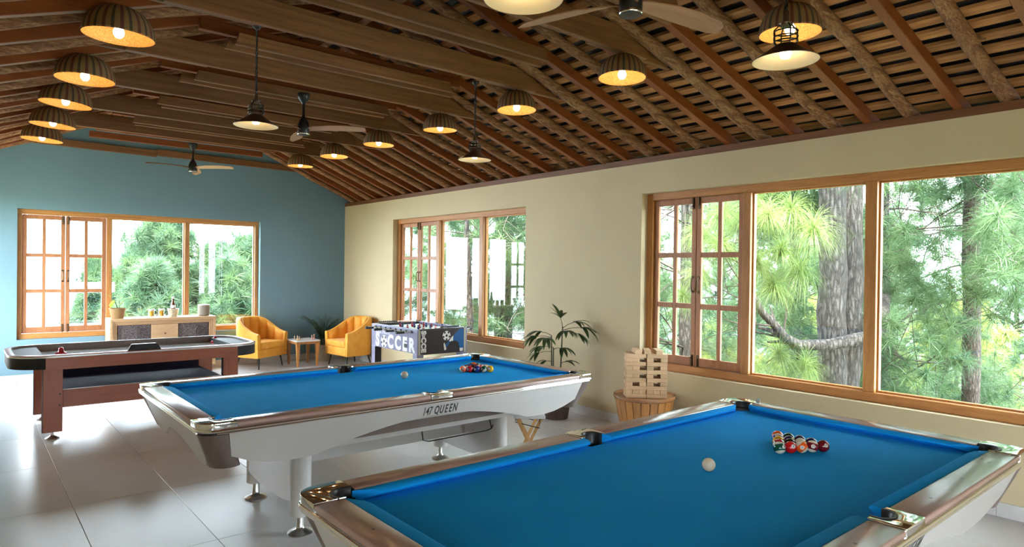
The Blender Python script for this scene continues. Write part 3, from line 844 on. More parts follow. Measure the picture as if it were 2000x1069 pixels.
# ================================================================ air hockey table
AX0, AX1, AY0, AY1, AZ = .335, 2.60, 7.43, 8.55, .79
ah = thing('air_hockey_table', 'long air hockey table with cherry wood sides and black rounded ends', 'air hockey table', ((AX0+AX1)/2, (AY0+AY1)/2, 0))
ax, ay = (AX1-AX0)/2, (AY1-AY0)/2
def rrect(hx, hy, r, n=8):
    o = []
    for cx, cy, a in ((hx-r,hy-r,0),(-hx+r,hy-r,PI/2),(-hx+r,-hy+r,PI),(hx-r,-hy+r,1.5*PI)):
        o += [(cx + r*math.cos(a+PI/2*i/n), cy + r*math.sin(a+PI/2*i/n)) for i in range(n+1)]
    return o
def ring(m, outer, inner, z0, z1):
    n = len(outer); vs = [(x,y,z0) for x,y in outer] + [(x,y,z1) for x,y in outer] + [(x,y,z0) for x,y in inner] + [(x,y,z1) for x,y in inner]; fs = []
    for i in range(n):
        j = (i+1) % n
        fs += [(i,j,n+j,i+n), (n+i,n+j,3*n+j,3*n+i), (2*n+i,3*n+i,3*n+j,2*n+j), (i,2*n+i,2*n+j,j)]
    m.add(vs, fs)
xe = .27
for s in (-1, 1):      # rounded black ends
    o = [(x, y) for x, y in rrect(ax, ay, .30, 10)]
    pts = [(max(x, ax-xe), y) if s > 0 else (min(x, -ax+xe), y) for x, y in o]
    MB().prism(pts, .665, AZ-.016).build('end_shell', plain('matt_black', (.02,.019,.019), .6, 0, 0, 20, 0, .2), ah, smooth=35)
for s in (-1, 1):
    y0, y1 = sorted((s*(ay-.03), s*ay)); MB().box(-ax+xe, ax-xe, y0, y1, .655, AZ-.014).build('side_panel', M['cherry'], ah, bevel=.002)
m = MB(); ring(m, rrect(ax+.003, ay+.003, .30), rrect(ax-.042, ay-.042, .26), AZ-.016, AZ); m.build('top_rim', M['cherry'], ah, smooth=35, bevel=.003)
m = MB(); ring(m, rrect(ax-.040, ay-.040, .262), rrect(ax-.050, ay-.050, .252), AZ-.085, AZ+.001); m.build('inner_rail', M['taupe'], ah, smooth=35)
m = MB(); ring(m, rrect(ax-.036, ay-.036, .265), rrect(ax-.047, ay-.047, .255), AZ+.0005, AZ+.004); m.build('rim_trim', M['silver'], ah, smooth=35)
m = MB(); ring(m, rrect(ax+.006, ay+.006, .30), rrect(ax-.012, ay-.012, .29), AZ-.020, AZ-.006); m.build('edge_trim', M['silver'], ah, smooth=35)
MB().prism(rrect(ax-.045, ay-.045, .256), .68, AZ-.072).build('playing_surface', M['ice'], ah)
m = MB()
for s in (-1, 1):
    m.box(s*(ax-.056)-.006, s*(ax-.056)+.006, -.16, .16, AZ-.071, AZ-.055)
m.build('goal_slot', M['black'], ah)
m = MB(); m.hexa([(-.155,-.045,0),(.155,-.045,0),(.135,.045,0),(-.135,.045,0)], [(-.12,-.03,.062),(.12,-.03,.062),(.105,.03,.062),(-.105,.03,.062)])
sb = m.build('score_counter', M['black'], ah, bevel=.006, loc=(-.045, -ay+.05, AZ+.001))
MB().box(-.07,.07,-.033,-.0305,.02,.045).build('score_window', plain('dark_red_display', (.05,.004,.004), .1), sb, rot=(R(-14),0,0))
for sx in (-1, 1):
    for sy in (-1, 1):
        y = sy*(ay-.075); x0 = sx*(ax-.33)
        lg = MB().box(-.078,.078,-.034,.034,.062,.66).build('leg', M['cherry_z'], ah, bevel=.004, loc=(x0, y, 0))
        MB().box(-.079,-.0782,-.0345,.0345,.062,.66).build('edge_band', M['indigo'], lg)
        m = MB(); m.lathe([(.0001,0),(.058,0),(.060,.008),(.034,.020),(.014,.032),(.012,.064),(.0001,.064)], 20); m.build('leveller_foot', M['steel'], lg, smooth=50)
for sy in (-1, 1):
    y = sy*(ay-.075); MB().box(-ax+.41, ax-.41, y-.012, y+.012, .285, .455).build('stretcher_panel', M['cherry'], ah, bevel=.003)
    m = MB()
    for sx in (-1, 1):
        for z in (.315, .42): m.tube([(sx*(ax-.385), y+sy*.034, z), (sx*(ax-.385), y+sy*.038, z)], .008, 10)
    m.build('bolt', M['ink'], ah)
MB().box(-ax+.41, ax-.41, -ay+.09, ay-.09, .44, .452).build('lower_shelf', M['indigo'], ah)
MB().box(-ax+.41, ax-.41, ay-.10, ay-.088, .452, .56).build('shelf_back', M['indigo'], ah)
def mallet(x, y, label):
    m = MB(); m.lathe([(.0001,0),(.050,0),(.052,.006),(.050,.020),(.034,.026),(.026,.032),(.024,.052),(.021,.066),(.012,.074),(.0001,.076)], 24)
    o = m.build('mallet', M['red'], smooth=50, loc=(x, y, AZ-.0715)); tag(o, label, 'mallet', 'red mallets'); return o
mallet(.79, 8.12, 'red mallet on the left end of the air hockey table')
mallet(2.36, 8.38, 'red mallet on the right end of the air hockey table')
pk = MB().lathe([(.0001,0),(.031,0),(.032,.003),(.031,.006),(.0001,.006)], 24).build('puck', M['rubber'], smooth=40, loc=(1.13, 8.22, AZ-.0715)); tag(pk, 'flat black puck lying on the air hockey table surface', 'puck')

# ================================================================ sideboard
SX0, SX1, SY0, SY1, SZ0, SZ1 = 1.64, 3.08, 10.90, 11.31, .10, .86
sbd = thing('sideboard', 'pale wood sideboard with carved grey doors against the teal wall', 'sideboard', ((SX0+SX1)/2, SY1, 0))
w = (SX1-SX0)/2; d = SY1-SY0
for nm, a in (('top_board', (-w, w, -d, 0, SZ1-.03, SZ1)), ('bottom_board', (-w, w, -d, 0, SZ0, SZ0+.03)), ('side_board', (-w, -w+.03, -d, 0, SZ0+.03, SZ1-.03)), ('side_board', (w-.03, w, -d, 0, SZ0+.03, SZ1-.03))):
    MB().box(*a).build(nm, M['oak'], sbd, bevel=.002)
for k, (o_, dep) in enumerate(((.03, .006), (.052, .016), (.074, .026))):      # stepped frame lines
    m = MB(); a, b, c, e = -w+o_, w-o_, SZ0+o_, SZ1-o_; y0, y1 = -d+dep, -d+.09; tk = .017
    m.box(a, b, y0, y1, e-tk, e).box(a, b, y0, y1, c, c+tk).box(a, a+tk, y0, y1, c+tk, e-tk).box(b-tk, b, y0, y1, c+tk, e-tk); m.build('frame_step', M['oak'], sbd, bevel=.0015, seg=1)
    m = MB(); a, b, c, e = a+tk, b-tk, c+tk, e-tk; tk = .008; y0 += .012
    m.box(a, b, y0, y1, e-tk, e).box(a, b, y0, y1, c, c+tk).box(a, a+tk, y0, y1, c+tk, e-tk).box(b-tk, b, y0, y1, c+tk, e-tk); m.build('frame_groove', M['oak_dark'], sbd)
iw = w - .098; z0, z1 = SZ0+.098, SZ1-.098
MB().box(-iw-.01, iw+.01, -d+.10, -.01, z0-.01, z1+.01).build('carcass', M['oak_dark'], sbd)
for a, b in ((-iw, -iw*.30), (iw*.30, iw)):
    a += .004; b -= .004
    dr = MB().box(a, b, -d+.04, -d+.085, z0, z1).build('door', M['carved'], sbd, bevel=.002)
    m = MB()
    for u0, u1 in ((a+.025, (a+b)/2+.035), ((a+b)/2+.06, b-.025)):
        m.box(u0, u1, -d+.033, -d+.04, z0+.03, z0+.036).box(u0, u1, -d+.033, -d+.04, z1-.036, z1-.03).box(u0, u0+.006, -d+.033, -d+.04, z0+.036, z1-.036).box(u1-.006, u1, -d+.033, -d+.04, z0+.036, z1-.036)
    m.build('door_moulding', M['carved'], dr)
    m = MB()
    nx_, nz_ = (6, 14)
    u0, u1 = (a+b)/2+.07, b-.035
    for i in range(nx_):
        for j in range(nz_):
            x = u0 + (u1-u0)*(i+.5)/nx_; z = z0+.05 + (z1-z0-.10)*(j+.5)/nz_
            m.bar((x-.009, -d+.037, z-.009), (x+.009, -d+.037, z+.009), .004, .008, (0,1,0)); m.bar((x+.009, -d+.037, z-.009), (x-.009, -d+.037, z+.009), .004, .008, (0,1,0))
    o = m.build('fretwork', M['carved'], dr); o['kind'] = 'stuff'
for z_a, z_b in ((z0, (z0+z1)/2-.003), ((z0+z1)/2+.003, z1)):
    dw = MB().box(-iw*.30+.004, iw*.30-.004, -d+.03, -d+.085, z_a, z_b).build('drawer', M['oak'], sbd, bevel=.003)
    MB().tube([(0,-d+.03,(z_a+z_b)/2),(0,-d+.015,(z_a+z_b)/2),(0,-d+.005,(z_a+z_b)/2)], [.006,.010,.013], 14).build('knob', M['oak_dark'], dw, smooth=40)
for x in (-w+.10, w-.10):
    for y in (-d+.09, -.07): MB().box(x-.03, x+.03, y-.03, y+.03, 0, SZ0).build('leg', M['oak_dark'], sbd)

# things on the sideboard
def pot(name, par, r0, r1, h, mat, n=28, rim=.006):
    m = MB(); m.lathe([(.0001,0),(r0,0),(r0*.45+r1*.55,h*.5),(r1,h),(r1+rim,h),(r1+rim*.8,h-.012),(r1-.008,h-.004),(r1-.012,h-.03),(.0001,h-.03)], n, ripple=.008)
    return m.build(name, mat, par, smooth=40)
def leaf_blade(m, p0, dirv, L, W, droop, up=(0,0,1), n=6, fold=.0):
    p = Vector(p0); d_ = Vector(dirv).normalized(); upv = Vector(up); pts = []
    for i in range(n+1):
        f = i/n
        wd = W*max(.04, math.sin(PI*min(1, .08+f*.92))**.8)
        sd = d_.cross(upv)
        sd = sd.normalized() if sd.length > 1e-4 else Vector((1,0,0))
        nn = sd.cross(d_).normalized()
        pts.append((p - sd*wd/2 + nn*fold*wd, p.copy(), p + sd*wd/2 + nn*fold*wd))
        d_ = (d_ + Vector((0,0,-1))*droop/n).normalized(); p = p + d_*(L/n)
    vs = [q for t in pts for q in t]; fs = []
    for i in range(n):
        for k in range(2): fs.append((3*i+k, 3*i+k+1, 3*i+4+k, 3*i+3+k))
    m.add(vs, fs)
tp = thing('potted_seedling', 'woven brown pot with a leafy seedling on the left of the sideboard', 'potted plant', (1.757, 11.06, SZ1))
pot('pot', tp, .078, .105, .152, M['cane']); MB().cyl((0,0), .092, .120, .128, 20).build('soil', M['soil'], tp)
m = MB(); st = [Vector((0,0,.125)), Vector((-.015,.0,.20)), Vector((-.05,-.01,.27)), Vector((-.075,-.015,.31))]; m.tube(st, [.006,.005,.004,.003], 6); m.tube([(0.01,0,.125),(.03,.01,.2),(.02,.02,.26)], .004, 6); m.build('stem', M['stem'], tp, smooth=60)
for p0, dv, L, W in ((st[1], (-.8,-.3,.25), .12, .07), (st[2], (-.5,-.5,-.7), .13, .065), (st[3], (-.6,-.1,.6), .10, .028), ((.03,.01,.2), (.4,-.4,.7), .10, .022), ((.02,.02,.26), (.5,.1,.8), .09, .02)):
    m = MB(); leaf_blade(m, p0, dv, L, W, .6); m.build('leaf', M['leaf_bright'], tp, smooth=60, fix=False)
M['beer'] = plain('beer', (.75, .42, .03), .12, 0, .1, 30); M['foam'] = plain('beer_foam', (.85, .82, .72), .8)
def mug(x, y, label):
    t = thing('beer_mug', label, 'mug', (x, y, SZ1), R(-35), 'beer mugs on the sideboard')
    m = MB(); m.lathe([(.0001,0),(.042,0),(.044,.006),(.040,.02),(.040,.125),(.043,.130),(.039,.130),(.037,.124),(.036,.014),(.0001,.012)], 20); m.build('glass_body', M['glass'], t, smooth=40)
    MB().cyl((0,0), .0355, .015, .096, 20).build('beer', M['beer'], t, smooth=40); MB().cyl((0,0), .0355, .0962, .122, 20).build('foam', M['foam'], t, smooth=40)
    MB().tube([(.038,0,.108),(.066,0,.104),(.078,0,.082),(.076,0,.054),(.060,0,.034),(.038,0,.030)], .0075, 8).build('handle', M['glass'], t, smooth=60); return t
mug(2.20, 11.06, 'glass mug of beer beside the woven pot, left of the two'); mug(2.335, 11.06, 'glass mug of beer beside the bottle bucket, right of the two')
bk = thing('bottle_bucket', 'small hammered cream bucket between the beer mugs and the speaker', 'bucket', (2.50, 11.06, SZ1))
m = MB(); m.lathe([(.0001,0),(.056,0),(.080,.118),(.084,.122),(.080,.126),(.075,.120),(.052,.006),(.0001,.005)], 24, ripple=.01); m.build('body', plain('hammered_metal', (.52,.46,.36), .35, .3, .3, 30, .5), bk, smooth=40)
bt = thing('beer_bottle', 'brown glass bottle with a white label standing in the bucket', 'bottle', (2.497, 11.06, SZ1+.008))
m = MB(); m.lathe([(.0001,0),(.032,0),(.033,.004),(.033,.165),(.028,.195),(.016,.235),(.0135,.285),(.015,.288),(.015,.296),(.0001,.296)], 20); m.build('body', plain('brown_glass', (.10,.028,.008), .08), bt, smooth=40)
MB().lathe([(.0335,.128),(.0338,.13),(.0338,.168),(.0335,.17)], 20).build('label', plain('white_label', (.75,.75,.75), .5), bt, smooth=40, fix=False); MB().lathe([(.0142,.268),(.0158,.284),(.0158,.300),(.0001,.301)], 16).build('cap', plain('silver_foil', (.7,.68,.62), .3, .5), bt, smooth=40)
sp = thing('wireless_speaker', 'round grey cloth speaker on the right of the sideboard', 'speaker', (2.945, 11.08, SZ1))
m = MB(); m.lathe([(.0001,.004),(.078,.004),(.086,.012),(.086,.160),(.0001,.160)], 28); m.build('body', M['felt'], sp, smooth=40)
m = MB(); m.lathe([(.0001,.160),(.086,.160),(.086,.172),(.080,.178),(.0001,.176)], 28); m.build('top_plate', plain('pale_grey_plastic', (.45,.42,.36), .4), sp, smooth=40)

# ================================================================ armchairs
def armchair(label, loc, rz):
    t = thing('armchair', label, 'armchair', loc, rz, 'mustard velvet armchairs'); t.scale = (.95, .88, 1)
    Rr = .355; yf = -.35; zb = .185
    path = []      # U-shaped plan: straight arms, half-round back
    ns = 4; na = 14
    for i in range(ns): path.append((-Rr, yf + (0-yf)*i/ns))
    for i in range(na+1):
        a = PI - PI*i/na; path.append((Rr*math.cos(a), Rr*math.sin(a)*.95))
    for i in range(1, ns+1): path.append((Rr, 0 + (yf)*i/ns))
    n = len(path)
    def top(i):
        f = abs(i/(n-1)-.5)*2; s = max(0, min(1, (1-f)/.72)); s = s*s*(3-2*s); return .565 + .245*s
    def nrm(i):
        a = Vector(path[max(i-1,0)]); b = Vector(path[min(i+1,n-1)]); d_ = (b-a).normalized(); return Vector((d_.y, -d_.x))*-1
    vs = []; fs = []; th = .055
    for i, (x, y) in enumerate(path):
        nn = nrm(i); z = top(i); lean = .035
        o_ = Vector((x,y)); sec = []
        for off, zz in ((0, zb), (.008, .38), (lean*.6, z-.02), (lean*.3, z), (-th*.5, z+.006), (-th*.9, z-.006), (-th, z-.03), (-th-.015, .42), (-th-.02, zb)):
            p = o_ + nn*off; sec.append((p.x, p.y, zz))
        vs += sec
    q = 9
    for i in range(n-1):
        for j in range(q-1): fs.append((i*q+j, (i+1)*q+j, (i+1)*q+j+1, i*q+j+1))
        fs.append((i*q+q-1, (i+1)*q+q-1, (i+1)*q, i*q))
    fs += [tuple(range(q)), tuple((n-1)*q + j for j in range(q-1,-1,-1))]
    MB().add(vs, fs).build('back_shell', M['velvet'], t, smooth=50)
    # stitched channels on the inside
    def pt(u):      # u in 0..n-1
        i = min(int(u), n-2); f = u-i; a = Vector(path[i]).lerp(Vector(path[i+1]), f); nn = nrm(i).lerp(nrm(i+1), f).normalized(); return a, nn, top(i)*(1-f)+top(i+1)*f
    nch = 9
    for c in range(nch):
        u0 = .35 + (n-1.7)*c/nch + .05; u1 = .35 + (n-1.7)*(c+1)/nch - .05; vs = []; fs = []; k = 7
        for i in range(k+1):
            u = u0 + (u1-u0)*i/k; a, nn, z = pt(u); bul = .034*math.sin(PI*i/k)**.6
            for zz, ex in ((.36, 1.0), (.45, 1.0), (z-.07, 1.0), (z-.025, .75), (z-.008, .15)):
                p = a - nn*(th + .004 + bul*ex - (.02 if zz < .4 else 0)*0); vs.append((p.x, p.y, zz))
        for i in range(k):
            for j in range(4): fs.append((i*5+j, i*5+j+1, (i+1)*5+j+1, (i+1)*5+j))
        MB().add(vs, fs).build('back_channel', M['velvet'], t, smooth=70, fix=False)
    inner = [(-.30,-.37),(.30,-.37)] + [(.285*math.cos(a), .02+.27*math.sin(a)) for a in np.linspace(0, PI, 12)]
    MB().prism(inner, .32, .435).build('seat_cushion', M['velvet'], t, bevel=.03, seg=4, smooth=60)
    basep = [(-.335,-.365),(.335,-.365)] + [(.345*math.cos(a), .33*math.sin(a)) for a in np.linspace(0, PI, 14)]
    MB().prism(basep, .185, .325).build('seat_base', M['velvet'], t, bevel=.018, seg=3, smooth=60)
    for x, y, dx, dy in ((-.26,-.28,-.03,-.03), (.26,-.28,.03,-.03), (-.22,.20,-.04,.05), (.22,.20,.04,.05)):
        MB().tube([(x+dx,y+dy,0),(x,y,.19)], [.0105,.019], 12).build('leg', M['blackmetal'], t, smooth=40)
    return t
armchair('mustard armchair below the right end of the teal wall window', (3.745, 10.93, 0), R(29))
armchair('mustard armchair in the corner behind the football table', (5.10, 10.27, 0), R(-84))

# ================================================================ chess table with pieces
ct = thing('chess_table', 'small wooden games table between the two armchairs', 'side table', (4.41, 10.68, 0))
MB().box(-.198,.198,-.225,.225,.372,.412).build('apron', M['stave'], ct, bevel=.004)
MB().box(-.205,.205,-.232,.232,.412,.432).build('top', plain('white_top', (.72,.68,.66), .25), ct, bevel=.004)
for sx in (-1, 1):
    for sy in (-1, 1): MB().hexa([(sx*.166-.014,sy*.192-.014,0),(sx*.166+.014,sy*.192-.014,0),(sx*.166+.014,sy*.192+.014,0),(sx*.166-.014,sy*.192+.014,0)], [(sx*.166-.03,sy*.192-.03,.373),(sx*.166+.03,sy*.192-.03,.373),(sx*.166+.03,sy*.192+.03,.373),(sx*.166-.03,sy*.192+.03,.373)]).build('leg', M['stave'], ct, bevel=.003)
m = MB()
for i in range(8):
    for j in range(8):
        if (i+j) % 2: m.box(-.14+.035*i, -.105+.035*i, -.14+.035*j, -.105+.035*j, .4318, .4326)
o = m.build('board_square', plain('board_dark', (.36,.28,.24), .3), ct); o['kind'] = 'stuff'
pieceA = plain('pale_piece', (.62,.42,.24), .4); pieceB = plain('rosy_piece', (.50,.27,.22), .4)
def piece(x, y, h, mat, label):
    r_ = h*.26
    o = MB().lathe([(.0001,0),(r_,0),(r_,.008),(r_*.75,.014),(r_*.45,h*.35),(r_*.38,h*.6),(r_*.62,h*.66),(r_*.4,h*.70),(r_*.62,h*.84),(r_*.5,h*.95),(.0001,h)], 14).build('chess_piece', mat, smooth=60, loc=(x,y,.433)); tag(o, label, 'chess piece', 'chess pieces'); return o
piece(4.25, 10.52, .085, pieceA, 'tallest pale chess piece at the left front of the games table')
piece(4.30, 10.56, .065, pieceA, 'second pale chess piece from the left on the games table')
piece(4.28, 10.72, .06, pieceA, 'short pale chess piece further back on the games table')
piece(4.51, 10.55, .07, pieceB, 'slim rosy chess piece right of centre on the games table')
piece(4.56, 10.58, .09, pieceB, 'tall rosy chess piece at the right of the games table')
piece(4.57, 10.70, .065, pieceB, 'short rosy chess piece at the right back of the games table')

# ================================================================ palm in the corner
pc = thing('corner_palm', 'feathery potted palm in a woven cream pot in the corner', 'potted plant', (4.90, 10.98, 0))
pot('pot', pc, .105, .135, .29, plain('cream_weave', (.36,.30,.19), .8, 0, .35, 70, .6)); MB().cyl((0,0), .12, .255, .266, 20).build('soil', M['soil'], pc)
rp = random.Random(5)
for k in range(10):
    a = k*2*PI/10 + rp.uniform(-.3,.3); lean = rp.uniform(.10, .42); L = rp.uniform(.46, .68)
    p = Vector((rp.uniform(-.03,.03), rp.uniform(-.03,.03), .26)); dv = Vector((math.cos(a)*lean*.8, math.sin(a)*lean*.55, 1)).normalized(); pts = [p.copy()]
    for i in range(9):
        p = p + dv*(L/9*1.05); dv = (dv + Vector((math.cos(a)*.09, math.sin(a)*.07, -.095))).normalized(); pts.append(p.copy())
    st = MB().tube(pts, [.006 - .0005*i for i in range(10)], 5).build('frond_stalk', M['stem'], pc, smooth=60)
    m = MB()
    for i in range(3, 10):
        d_ = (pts[i]-pts[i-1]).normalized(); sd = d_.cross(Vector((0,0,1))); sd = sd.normalized() if sd.length > 1e-3 else Vector((1,0,0))
        for s in (-1, 1):
            for e in (0, .5): leaf_blade(m, pts[i-1].lerp(pts[i], e), sd*s*.9 + d_*.75 + Vector((0,0,.1)), .15*(1-.05*abs(i-6)), .032, .7, n=4)
    m.build('frond', M['leaf'], st, smooth=60, fix=False)

# ================================================================ lady palm by the cream wall
lp = thing('lady_palm', 'fan leaved potted palm against the cream wall behind the pool table', 'potted plant', (5.10, 5.27, 0))
pot('pot', lp, .135, .172, .25, plain('dark_weave', (.075,.045,.035), .7, 0, .5, 60, .7)); MB().cyl((0,0), .15, .21, .222, 20).build('soil', M['soil'], lp)
fwd = Vector((.64,.77,0)); rgt = Vector((.77,-.64,0))
def fan_leaf(base, d0, L, nf, spread, droop=1.0, stalk=.16, z0=None):
    base = Vector(base); d0 = Vector(d0).normalized(); tip = base + d0*stalk
    sk = MB().tube([base, base.lerp(tip,.5)+Vector((0,0,.01)), tip], [.004,.003,.003], 5).build('leaf_stalk', M['stem'], lp, smooth=60)
    m = MB(); sd = d0.cross(Vector((0,0,1))).normalized(); nn = sd.cross(d0).normalized()
    for i in range(nf):
        a = spread*(i/(nf-1)-.5); dv = d0*math.cos(a) + sd*math.sin(a) + nn*rp.uniform(-.12,.2)
        leaf_blade(m, tip, dv, L*(1-.25*abs(i/(nf-1)-.5)*2)*rp.uniform(.85,1.1), .046, droop*rp.uniform(.7,1.3), n=6, fold=.12)
    m.build('fan_leaf', M['leaf'], sk, smooth=60, fix=False)
canes = [((-.04,.02), (-.06,.02), .92), ((.035,-.02), (.06,-.03), 1.02), ((.0,.04), (.0,.05), .78)]
for (bx_, by_), (tx_, ty_), h in canes:
    MB().tube([(bx_,by_,.22),((bx_+tx_)/2,(by_+ty_)/2,h*.6),(tx_,ty_,h)], [.010,.008,.006], 8).build('cane', M['stem'], lp, smooth=60)
R3 = lambda a, z: tuple(rgt*math.cos(a) + fwd*math.sin(a)*.45 + Vector((0,0,z)))
for base, a, z, L, nf, sp, dr, stl in (((-.06,.02,.92), PI, .35, .24, 6, 2.0, 1.0, .12), ((-.06,.02,.90), PI*.9, .05, .25, 7, 2.2, 1.2, .16), ((.06,-.03,1.02), PI*.6, 1.3, .22, 5, 1.7, .7, .10), ((.06,-.03,1.0), 0, .55, .25, 6, 1.8, 1.1, .14), ((.06,-.03,.98), -.2, .15, .26, 7, 2.0, 1.3, .22), ((.06,-.03,.96), .1, -.1, .24, 5, 1.6, 1.4, .16), ((0,.05,.78), PI*1.1, .1, .22, 6, 2.0, 1.3, .12), ((0,.05,.76), -.9, .15, .22, 6, 2.2, 1.4, .10), ((-.06,.02,.86), 4.4, .2, .24, 7, 2.4, 1.5, .12), ((.06,-.03,.93), 4.9, .3, .24, 7, 2.4, 1.4, .08), ((.045,-.02,.60), .2, .4, .20, 4, 1.2, .9, .06), ((-.05,.02,.62), PI, .3, .18, 4, 1.4, 1.3, .05), ((-.05,.02,.74), PI*.95, -.1, .2, 5, 1.9, 1.4, .14), ((0,.05,.5), 1.0, .3, .16, 4, 1.4, 1.2, .04)):
    fan_leaf(base, R3(a, z), L, nf, sp, dr, stl)

# ================================================================ football table
FX0, FX1, FY0, FY1, FZ = 4.42, 5.20, 7.10, 8.30, .87
ft = thing('football_table', 'table football cabinet with grey sides marked soccer by the window', 'football table', ((FX0+FX1)/2, (FY0+FY1)/2, 0))
w, d = (FX1-FX0)/2, (FY1-FY0)/2
lil = plain('lilac_laminate', (.30,.30,.43), .25, 0, .10, 6); dk = plain('charcoal_laminate', (.045,.038,.045), .3); edge = plain('cream_edge', (.52,.47,.34), .4); fwhite = plain('print_white', (.88,.88,.88), .35); fblue = plain('print_blue', (.02,.13,.36), .35)
for s in (-1, 1):
    MB().box(*sorted((s*(w-.022), s*w)), -d, d, .56, FZ).build('side_panel', lil, ft, bevel=.003)
    MB().box(-w+.05, w-.05, *sorted((s*(d-.022), s*(d-.002))), .545, FZ-.012).build('end_panel', dk, ft, bevel=.002)
    for e in (-1, 1): MB().box(*sorted((e*(w-.05), e*(w-.022))), *sorted((s*(d-.022), s*d)), .545, FZ-.008).build('corner_strip', edge, ft, bevel=.002)
    MB().box(*sorted((s*(w-.045), s*(w-.022))), -d+.02, d-.02, FZ-.05, FZ+.004).build('top_rail', lil, ft, bevel=.003)
    MB().box(-w+.04, w-.04, *sorted((s*(d-.06), s*(d-.022))), FZ-.03, FZ+.002).build('end_rail', dk, ft, bevel=.003)
MB().box(-w+.03, w-.03, -d+.03, d-.03, .755, .765).build('pitch', plain('pitch_green', (.05,.22,.09), .4), ft)
for s in (-1, 1):
    for e in (-1, 1):
        lg = MB().box(*sorted((s*(w-.10), s*(w-.002))), *sorted((e*(d-.10), e*(d-.002))), .02, .56).build('leg', lil, ft, bevel=.004)
        MB().cyl((s*(w-.05), e*(d-.05)), .028, 0, .02, 16).build('foot', M['rubber'], lg)
        MB().box(*sorted((s*(w-.10), s*(w-.002))), *sorted((e*(d-.1005), e*(d-.1003))), .03, .55).build('inner_face', dk, lg)
chrome_rod = M['steel']
fred = plain('player_red', (.45,.015,.03), .3); fnavy = plain('player_blue', (.02,.03,.16), .3)
npl = [1,2,3,3,3,3,2,1]; cols = [0,0,1,0,1,0,1,1]
for k in range(8):
    y = -d + .13 + (2*d-.26)*k/7; side = -1 if k % 2 == 0 else 1; sh = random.Random(k).uniform(-.05,.07)
    rod = MB().tube([(-w-.14+sh*.3, y, .835), (w+.14+sh*.3, y, .835)], .008, 8).build('rod', chrome_rod, ft, smooth=40)
    MB().tube([(side*(w+.13)+sh*.3, y, .835), (side*(w+.245)+sh*.3, y, .835)], .016, 10).build('grip', M['rubber'], rod, smooth=40)
    MB().tube([(-side*(w+.13)+sh*.3, y, .835), (-side*(w+.155)+sh*.3, y, .835)], .013, 10).build('end_cap', M['rubber'], rod, smooth=40)
    for e in (-1, 1): MB().tube([(e*(w-.05), y, .835), (e*(w+.012), y, .835)], .017, 12).build('bearing', M['rubber'], rod, smooth=40)
    c_ = cols[k]
    for i in range(npl[k]):
        x = (i - (npl[k]-1)/2)*.19 + sh
        m = MB(); m.box(x-.013, x+.013, y-.010, y+.010, .815, .868); m.sphere((x,y,.882), .013, 10, 8); m.hexa([(x-.011,y-.014,.776),(x+.011,y-.014,.776),(x+.011,y+.014,.776),(x-.011,y+.014,.776)], [(x-.012,y-.008,.815),(x+.012,y-.008,.815),(x+.012,y+.008,.815),(x-.012,y+.008,.815)])
        m.build('player', fnavy if c_ else fred, rod, bevel=.002, seg=1)
for s in (-1, 1):      # counting beads along both ends
    wire = MB().tube([(-w+.08, s*(d-.04), FZ+.018), (w-.08, s*(d-.04), FZ+.018)], .003, 6).build('score_wire', chrome_rod, ft)
    for i in range(10):
        x = .0 + (.03*i if s < 0 else -.03*i - .02); MB().cyl((0,0), .012, -.009, .009, 12).build('score_bead', M['rubber'], wire, loc=(x, s*(d-.04), FZ+.018), rot=(0,PI/2,0))
# printing on the long side (faces the left) and on the near end
def on_side(u, z): return (-w-.0012, -u, z)          # u: towards the near end
FM = lambda u, z, o=.0012: frame((-w-o, -u, z), (0,-1,0), (0,0,1), (-1,0,0))
for ch_, u in (('S', -.425), ('C', -.07), ('C', .125), ('E', .30), ('R', .47)):
    text_mesh(ch_, .24, fwhite, 'lettering', ft, FM(u, .655), bold=.012, sx=.92)
text_mesh('BLACK HAMMER', .072, plain('print_pale', (.66,.64,.76), .35), 'lettering', ft, FM(-.28, .775), bold=.003, sx=.72)
def football(cu, cz, r_, mpf, name):
    m = MB(); m.prism([(r_*math.cos(2*PI*i/24), r_*math.sin(2*PI*i/24)) for i in range(24)], 0, .0008, mp=lambda u,v,q: mpf(cu+u, cz+v, q)); b = m.build(name, fwhite, ft, fix=True)
    m = MB()
    for cx_, cy_, rr in [(0,0,.30)] + [(.78*math.cos(R(90+72*i+36)), .78*math.sin(R(90+72*i+36)), .24) for i in range(5)]:
        m.prism([(r_*(cx_+rr*math.cos(2*PI*i/5+.3)), r_*(cy_+rr*math.sin(2*PI*i/5+.3))) for i in range(5)], .0008, .0014, mp=lambda u,v,q: mpf(cu+u, cz+v, q))
    m.build('ball_patch', M['ink'], b)
football(-.245, .652, .083, lambda u,v,q: (-w-.0004-q, -u, v), 'printed_ball')
MB().box(-w-.004, -w, -.365, -.285, .625, .67).build('coin_slot', M['ink'], ft, bevel=.002)
EN = lambda u, z, o=.0012: frame((u, -d+.002-o, z), (0,0,-1), (1,0,0), (0,-1,0))
text_mesh('S CCE', .095, fwhite, 'lettering', ft, EN(-w+.095, .715), bold=.006, sx=1.0, spacing=1.12)
em = lambda u, v, q: (u, -d+.002-.0004-q, v)
football(-w+.095, .793, .026, em, 'printed_ball'); football(.06, .775, .062, em, 'printed_ball')
